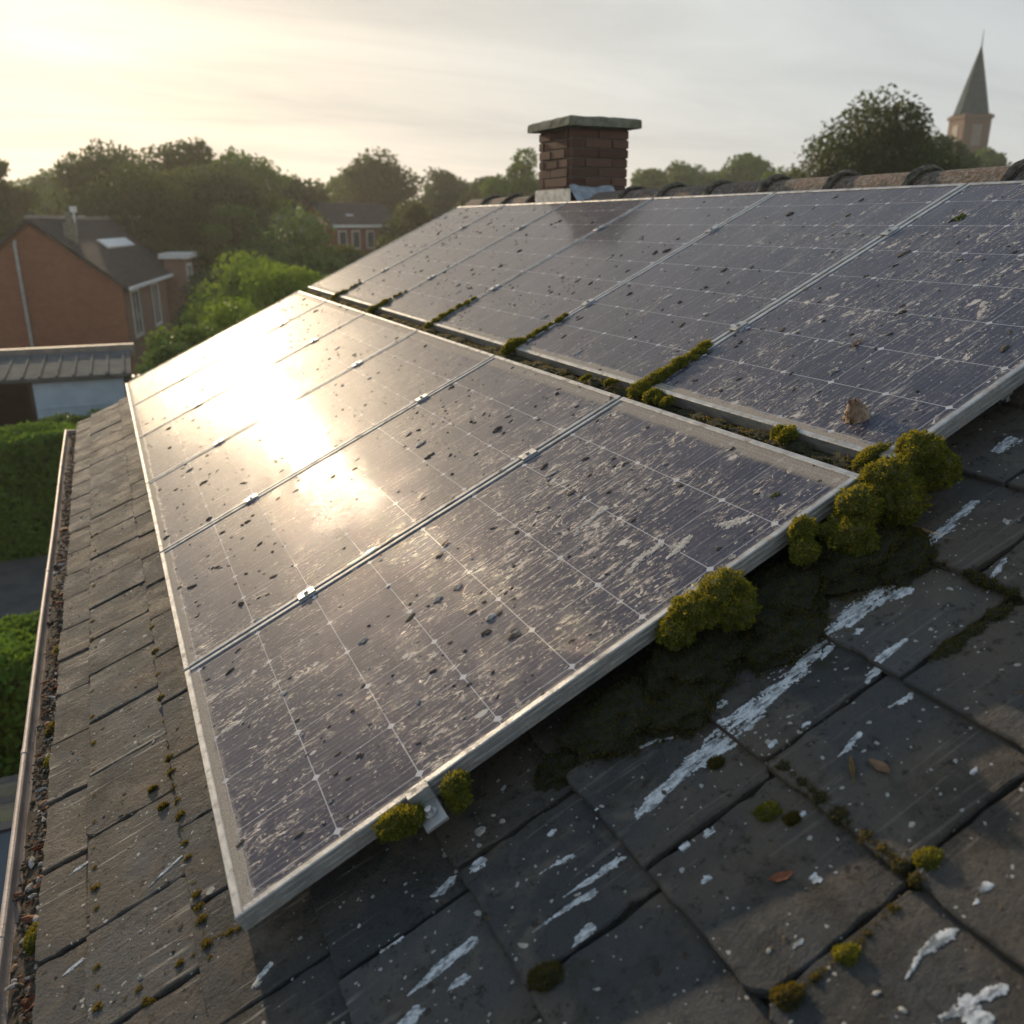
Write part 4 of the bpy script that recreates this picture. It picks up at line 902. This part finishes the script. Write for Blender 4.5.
mb = MB(); mb.box(.75, 1.1, 1.3, 1.7, .2, 1.25); mb.tube([(.92, 1.5, 1.25), (.92, 1.5, 1.62)], .12, 8); mb.build('chimney', M['conc'], nb)
mb = MB(); mb.tube([(.75, 3.0, .7), (.75, 3.0, 1.75)], .04, 6); mb.tube([(.75, 3.0, 1.60), (.75, 3.0, 1.82)], .13, 8); mb.build('antenna', M['white'], nb)
mb = MB(); mb.tube([(-.55, -.10, GZ), (-.55, -.10, .55)], .055, 8); mb.tube([(-.55, -.10, .55), (-.55, .02, .62)], .055, 8); mb.build('drainpipe', M['post'], nb)
mb = MB(); mb.tube([(0, -.18, RZ_+.02), (0, HL+.2, RZ_+.02)], .08, 6); mb.build('ridge', M['fascia'], nb)
# roof of the house behind it
HM2 = frame2(18, 215, 50, R(50)); h2 = empty('terraced_house', HM2); tag(h2, 'dark roofed house just behind the gable of the brick house', 'house')
mb = MB(); mb.box(-6, 4.4, .3, 6, GZ, -.4); mb.build('wall', M['brick_pale'], h2)
mb = MB(); mb.add([(-6.2, 0, -.5), (4.6, 0, -.5), (4.6, 3.1, 1.5), (-6.2, 3.1, 1.5), (-6.2, 6.3, -.5), (4.6, 6.3, -.5)], [(0,1,2,3), (3,2,5,4), (0,3,4), (1,5,2), (0,4,5,1)]); mb.build('roof', M['tile_dark'], h2)
mb = MB(); mb.box(-6.2, 4.6, 3.0, 3.2, 1.46, 1.56); mb.build('ridge', M['white'], h2)
# garage in front
GM = frame2(60, 350, 20.5, R(2)); ga = empty('garage', GM); tag(ga, 'low garage with grey sheet roof and pale blue door in front of the brick house', 'garage')
zt_ = at(90, 352, 22.6).z; zl_ = at(90, 375, 20.5).z
GX = 1.30
mb = MB(); mb.add([(-3.2, 0, zl_), (GX, 0, zl_), (GX, 2.2, zt_), (-3.2, 2.2, zt_), (-3.2, 0, zl_-.08), (GX, 0, zl_-.08), (GX, 2.2, zt_-.08), (-3.2, 2.2, zt_-.08)], [(0,1,2,3), (7,6,5,4), (0,4,5,1), (1,5,6,2), (3,7,4,0)])
for k in range(14):
    x = -3.1 + k*.325; mb.add([(x, -.01, zl_+.003), (x+.05, -.01, zl_+.003), (x+.05, 2.1, zt_-.02), (x, 2.1, zt_-.02), (x, -.01, zl_+.04), (x+.05, -.01, zl_+.04), (x+.05, 2.1, zt_+.02), (x, 2.1, zt_+.02)], [(4,5,6,7), (0,1,5,4), (0,4,7,3), (1,2,6,5)])
mb.build('roof', M['sheet'], ga)
mb = MB(); mb.box(-3.3, GX+.1, 2.21, 2.40, zt_-.14, zt_+.13); mb.build('fascia', M['fascia'], ga)
mb = MB(); mb.box(-3.1, -3.0, .1, 2.1, GZ, zl_-.1); mb.box(GX-.16, GX-.04, .1, 2.1, GZ, zl_-.1); mb.box(-3.0, GX-.17, 2.0, 2.1, GZ, zl_-.1); mb.box(-.72, -.65, .12, 1.99, GZ, zl_-.1); mb.build('wall', M['dark'], ga)  # near-black wall colour stands in for shade inside the open left bay
mb = MB(); mb.box(-.64, GX-.17, .12, .17, GZ, zl_-.12)
for k in range(4): mb.box(-.62, GX-.19, .105, .119, GZ+.3+.55*k, GZ+.34+.55*k)
mb.build('door', M['door_blue'], ga)
mb = MB(); mb.box(-1.52, -1.40, -.14, -.02, GZ, zl_-.02); mb.build('post', M['post'], ga)
mb = MB(); mb.box(GX+.01, GX+.22, -.2, .0, GZ, zl_-.05); mb.build('post', M['white'], ga)
# greenhouse beside our wall
gh = empty('greenhouse', loc=(-2.0, 2.3, GZ)); tag(gh, 'glass roofed greenhouse below the gutter at the lower left', 'greenhouse')
mb = MB()
for x in (-1.2, -.4, .4, 1.2):
    mb.tube([(x, 0, 0), (x, 0, 1.7), (x, 1.5, 2.3), (x, 3.0, 1.7), (x, 3.0, 0)], .03, 4)
for (y, z) in ((0, 1.7), (.75, 2.0), (1.5, 2.3), (2.25, 2.0), (3.0, 1.7)): mb.tube([(-1.2, y, z), (1.2, y, z)], .03, 4)
mb.build('frame', M['fascia'], gh)
mb = MB(); mb.add([(-1.2, 0, 1.69), (1.2, 0, 1.69), (1.2, 1.5, 2.29), (-1.2, 1.5, 2.29), (1.2, 3, 1.69), (-1.2, 3, 1.69)], [(0,1,2,3), (3,2,4,5)]); mb.box(-1.18, 1.18, -.005, .005, 0, 1.66); mb.box(-1.18, -1.17, .01, 2.99, 0, 1.66); mb.build('pane', M['glasswin'], gh)
# house in the mid distance
FM = frame2(368, 245, 62, R(-14)); fh_ = empty('bungalow', FM); tag(fh_, 'grey roofed brick house among trees in the middle distance', 'house')
zr = at(360, 203, 64).z; ze = at(370, 224, 60).z
mb = MB(); mb.box(-2.6, 2.6, 0, 5, GZ, ze); mb.add([(2.6, 0, ze), (2.6, 5, ze), (2.6, 2.5, zr-.1)], [(0,1,2)]); mb.add([(-2.6, 0, ze), (-2.6, 5, ze), (-2.6, 2.5, zr-.1)], [(2,1,0)]); mb.build('wall', M['brick_far'], fh_)
mb = MB(); mb.add([(-2.8, -.25, ze-.1), (2.8, -.25, ze-.1), (2.8, 2.5, zr), (-2.8, 2.5, zr), (-2.8, 5.25, ze-.1), (2.8, 5.25, ze-.1)], [(0,1,2,3), (3,2,5,4), (0,4,5,1)]); mb.build('roof', M['tile_dark'], fh_)
mb = MB(); mb.box(-2.7, 2.7, -.34, -.26, ze-.22, ze-.05); mb.build('gutter', M['white'], fh_)
for x in (-1.9, -.9, .2, 1.3):
    mb = MB(); mb.box(x-.3, x+.3, -.06, -.003, ze-1.6, ze-.4); wf = mb.build('window', M['white'], fh_); mb = MB(); mb.box(x-.23, x+.23, -.08, -.061, ze-1.5, ze-.5); mb.build('pane', M['glasswin'], wf)
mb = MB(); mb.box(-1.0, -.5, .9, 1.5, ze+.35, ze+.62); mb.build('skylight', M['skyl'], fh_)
FM = frame2(262, 240, 58, R(30)); f2 = empty('cottage', FM); tag(f2, 'small pale grey roofed house half hidden by trees', 'house')
zr = at(262, 216, 58).z; ze = at(262, 236, 58).z
mb = MB(); mb.box(-2.6, 2.6, 0, 4, GZ, ze); mb.build('wall', M['brick_pale'], f2)
mb = MB(); mb.add([(-2.8, -.2, ze), (2.8, -.2, ze), (2.8, 2, zr), (-2.8, 2, zr), (-2.8, 4.2, ze), (2.8, 4.2, ze)], [(0,1,2,3), (3,2,5,4), (0,3,4), (1,5,2), (0,4,5,1)]); mb.build('roof', M['sheet'], f2)
for x in (-1.5, 0, 1.5):
    mb = MB(); mb.box(x-.35, x+.35, -.06, -.003, ze-1.6, ze-.3); wf = mb.build('window', M['white'], f2); mb = MB(); mb.box(x-.27, x+.27, -.08, -.061, ze-1.5, ze-.4); mb.build('pane', M['glasswin'], wf)
# church
cp = at(971, 115, 150); cz = cp.z; ct = empty('church_tower', Matrix.Translation((cp.x, cp.y, GZ)) @ Matrix.Rotation(R(-20), 4, 'Z')); tag(ct, 'brick church tower with a tall slate spire on the horizon', 'church tower')
tz = cz-GZ; hw = 2.0; mb = MB(); mb.box(-hw, hw, -hw, hw, 0, tz); mb.box(-hw-.2, hw+.2, -hw-.2, hw+.2, tz-.6, tz-.15)
mb.build('tower', M['brick_church'], ct)
apex = at(978, 44, 150).z-GZ; mb = MB(); vs = []; n = 8
for (r, z) in ((2.42, tz-.05), (2.30, tz+.25), (2.30*(1-4/(apex-tz)), tz+4.2)):
    for i in range(n): a = 6.283*(i+.5)/n; k = r*(1.0 if r < 3 else 1.05); vs.append((math.cos(a)*k, math.sin(a)*k, z))
vs.append((0, 0, apex)); fs = [(r*n+i, r*n+(i+1) % n, (r+1)*n+(i+1) % n, (r+1)*n+i) for r in range(2) for i in range(n)] + [(2*n+i, 2*n+(i+1) % n, 3*n) for i in range(n)] + [tuple(range(n))[::-1]]
mb.add(vs, fs); mb.build('spire', M['slate_spire'], ct)
mb = MB(); mb.tube([(0, 0, apex-.3), (0, 0, apex+1.8)], .09, 5, r2=.03); mb.build('finial', M['dark'], ct)
for i in range(4):
    a = i*math.pi/2; Mx = Matrix.Rotation(a, 4, 'Z'); mb = MB(); mb.box(-.7, .7, -hw-.06, -hw-.004, tz-4.2, tz-1.4, Mx); mb.build('louvre', M['fascia'], ct)

# ------------------------------------------------------------------ vegetation
def leafcards(mb, c, rx, ry, rz, n, size, rr, shell=.55):
    for _ in range(n):
        p = Vector((rr.gauss(0, 1), rr.gauss(0, 1), rr.gauss(0, 1))); p.normalize(); k = rr.uniform(shell, 1.05); q = Vector((c[0]+p.x*rx*k, c[1]+p.y*ry*k, c[2]+p.z*rz*k))
        a = Vector((rr.gauss(0, 1), rr.gauss(0, 1), rr.gauss(0, 1))).normalized(); b = a.orthogonal().normalized(); s = size*rr.uniform(.6, 1.3)
        e = a.cross(b); mb.add([q-a*s, q+b*s*.5-a*s*.1, q+a*s, q-b*s*.5+e*s*.2], [(0, 1, 2, 3)])
def tree_mesh(seed, H, Wd, n_clump, per, size, trunk_h=.3, lean=0., squat=1.):
    rr = random.Random(seed); tr = MB(); th = H*trunk_h; bush = trunk_h < .1
    tr.tube([(0, 0, 0), (.02*H, 0, th*.6), (lean*H*.3, 0, th), (lean*H*.6, .02*H, H*.62)], H*.028, 7, r2=H*.010)
    clumps = []; cz = (H + th*.7)/2; hz = (H - th*.7)/2
    for k in range(n_clump):
        for _ in range(40):
            p = Vector((rr.uniform(-1, 1), rr.uniform(-1, 1), rr.uniform(-1, 1)))
            if (.35 < p.length < 1) if not bush else (p.length < 1 and p.z > -.8): break
        wz = 1 - .35*max(p.z, 0)**2
        c = Vector((p.x*Wd*.5*.84*wz + lean*H*.4, p.y*Wd*.5*.84*wz, cz + p.z*hz*.84)); clumps.append((c, Wd*rr.uniform(.11, .19)*(1.35 if bush else 1)))
    for c, r in clumps[::2]:
        s = Vector((lean*H*.4, 0, th*.9 + rr.uniform(0, .25)*H)); m_ = (s+c)/2 + Vector((0, 0, -.03*H)); tr.tube([s, m_, c], H*.009, 4, False, H*.003)
    cr_ = MB()
    for c, r in clumps: leafcards(cr_, c, r*1.15, r*1.15, r*.85*squat, per, size, rr)
    return tr, cr_
def plant_tree(name, label, cat, group, px, py_top, D, Wpx, mat, seed, n_clump=46, per=90, leaf_px=3.2, trunk_h=.3, base_z=GZ, protos={}):
    top = at(px, py_top, D); H = (top.z - base_z)*1.05; depth = D*math.hypot(1, 0); Wd = Wpx*D/FPX*.98
    t = empty(name, Matrix.Translation((top.x, top.y, base_z)) @ Matrix.Rotation(seed*1.3, 4, 'Z')); tag(t, label, cat, group)
    tr, c = tree_mesh(seed, H, Wd, n_clump, per, leaf_px*D/FPX, trunk_h); tr.build('trunk', M['bark'], t); c.build('crown', M[mat], t); return t
GT = 'trees on the skyline'
T = [ (95,215,64,80,'fol_dark','low dark tree mass directly over the ridge of the brick house'), # px, top, D, width px, mat, label
 (-8,150,55,60,'fol_dark','tall dark tree cut by the left edge of the picture'),(45,176,80,70,'fol_mid','low distant tree between the left edge and the big dark trees'),
 (112,139,58,95,'fol_dark','tall uneven tree leftmost of the big dark group behind the brick house'),(176,138,60,90,'fol_dark','tall tree in the middle of the big dark group behind the brick house'),
 (150,165,50,130,'fol_dark','broad shaded tree in front of the big dark group'),(238,150,62,95,'fol_mid','rounded tree on the right of the big dark group'),(210,170,52,110,'fol_dark','wide low tree between the brick house and the round bush'),
 (290,172,70,70,'fol_dark','small dark tree sloping down towards the gap in the skyline'),(375,158,85,78,'fol_dark','domed tree directly behind the grey roofed house'),(340,180,95,60,'fol_mid','low tree left of the domed tree on the skyline'),
 (445,173,92,70,'fol_dark','low rounded tree left of the ridge end'),(483,178,80,55,'fol_dark','small tree just above the end of the ridge'),(520,152,75,60,'fol_mid','tree right beside the chimney on its left'),
 (415,200,60,60,'fol_dark','short tree between the grey roofed house and the panels'),(650,172,110,54,'fol_mid','little tree just right of the chimney'),(690,164,115,66,'fol_mid','small round tree between the chimney and the twin crowns'),
 (740,160,120,75,'fol_mid','wide low tree right of the small round tree'),(788,172,90,60,'fol_mid','short tree at the left foot of the big tree'),(985,150,130,50,'fol_mid','low tree right of the church tower'),(945,140,75,70,'fol_dark','dark shrubby tree between the big tree and the church tower'),
 (230,205,48,60,'fol_mid','tree standing before the small pale roofed house'),(60,196,66,60,'fol_mid','hazy low tree above the brick house roof'),(595,185,120,60,'fol_mid','low tree hidden behind the chimney')]
for i, (px, top, D, Wp, mat, lab) in enumerate(T): plant_tree('tree', lab, 'tree', GT, px, top, D, Wp*1.12, mat, 100+i, 70 if Wp > 60 else 50, 230, 2.3)
plant_tree('tree', 'big dark tree with gaps in its crown, left of the church tower', 'tree', None, 886, 98, 46, 158, 'fol_deep', 201, 125, 300, 2.4, .16)
GB = 'bushes in the gardens'
B = [(302,218,38,85,'fol_mid','round bush in front of the grey roofed house'),(245,262,30,90,'fol_light','bright bush right of the brick house'),(285,262,27,90,'fol_light','bright green bush behind the panel edge'),(225,300,22,80,'fol_light','leafy light green bush beside the far panels'),
     (185,318,19,80,'fol_mid','green bush between the brick house and the panels'),(165,335,17.5,60,'fol_mid','low green bush above the far end of the gutter'),(350,245,40,60,'fol_dark','dark bush below the grey roofed house'),(400,232,44,60,'fol_dark','dark low bush right of the grey roofed house'),
     (108,408,18.8,60,'fol_light','young light green bush in front of the garage door'),(60,414,18.6,60,'fol_mid','leafy bush below the garage'),(205,270,36,50,'fol_dark','dark shrub by the far bay of the brick house')]
for i, (px, top, D, Wp, mat, lab) in enumerate(B): plant_tree('bush', lab, 'bush', GB, px, top, D, Wp*1.15, mat, 300+i, 46, 330, 2.4, .06)
def hedge(label, x0, x1, y0, y1, z0, z1, n, size, seed):
    rr = random.Random(seed); t = empty('hedge', loc=((x0+x1)/2, (y0+y1)/2, z0)); cx, cy = (x0+x1)/2, (y0+y1)/2; tag(t, label, 'hedge', 'clipped hedges below the gutter')
    mb = MB(); mb.box(x0-cx+.12, x1-cx-.12, y0-cy+.12, y1-cy-.12, 0, z1-z0-.12); mb.build('branches', M['bark'], t)
    mb = MB(); a1, a2, a3 = (x1-x0)*(z1-z0), (x1-x0)*(y1-y0), (y1-y0)*(z1-z0)
    for _ in range(n):
        k = rr.random()*(a1+a2+a3); d = abs(rr.gauss(0, .07)) - .06
        if k < a1: q = Vector((rr.uniform(x0, x1), y0+d, rr.uniform(z0, z1)))
        elif k < a1+a2: q = Vector((rr.uniform(x0, x1), rr.uniform(y0, y1), z1-d))
        else: q = Vector((x1-d, rr.uniform(y0, y1), rr.uniform(z0, z1)))
        q += Vector((0, 0, noise.noise(q*1.4)*.14*(q.z-z0)/(z1-z0))) - Vector((cx, cy, z0))
        a = Vector((rr.gauss(0, 1), rr.gauss(0, 1), rr.gauss(0, 1)+.5)).normalized(); b = a.orthogonal().normalized(); s = size*rr.uniform(.6, 1.3)
        mb.add([q-a*s, q+b*s*.5, q+a*s, q-b*s*.5], [(0, 1, 2, 3)])
    mb.build('foliage', M['hedge'], t)
hedge('tall clipped green hedge at the left behind the road', -7, -.75, 15.5, 16.7, GZ, -2.42, 26000, .07, 1)
hedge('lower green hedge at the left nearer than the road', -5, -.85, 7.9, 9.3, GZ, -3.2, 22000, .05, 2)

# ------------------------------------------------------------------ haze
mb = MB(); mb.box(-950, 950, -350, 950, GZ-1, 34)
hz = mb.build('haze', None); hz.data.materials.clear(); tag(hz, None, None, kind='stuff')
hm = bpy.data.materials.new('evening_haze'); hm.use_nodes = True; t_ = hm.node_tree; t_.nodes.clear()
pv = t_.nodes.new('ShaderNodeVolumePrincipled'); ou = t_.nodes.new('ShaderNodeOutputMaterial'); t_.links.new(pv.outputs[0], ou.inputs['Volume'])
pv.inputs['Color'].default_value = (.95, .93, .90, 1); pv.inputs['Density'].default_value = .0007; pv.inputs['Anisotropy'].default_value = .5
hz.data.materials.append(hm)
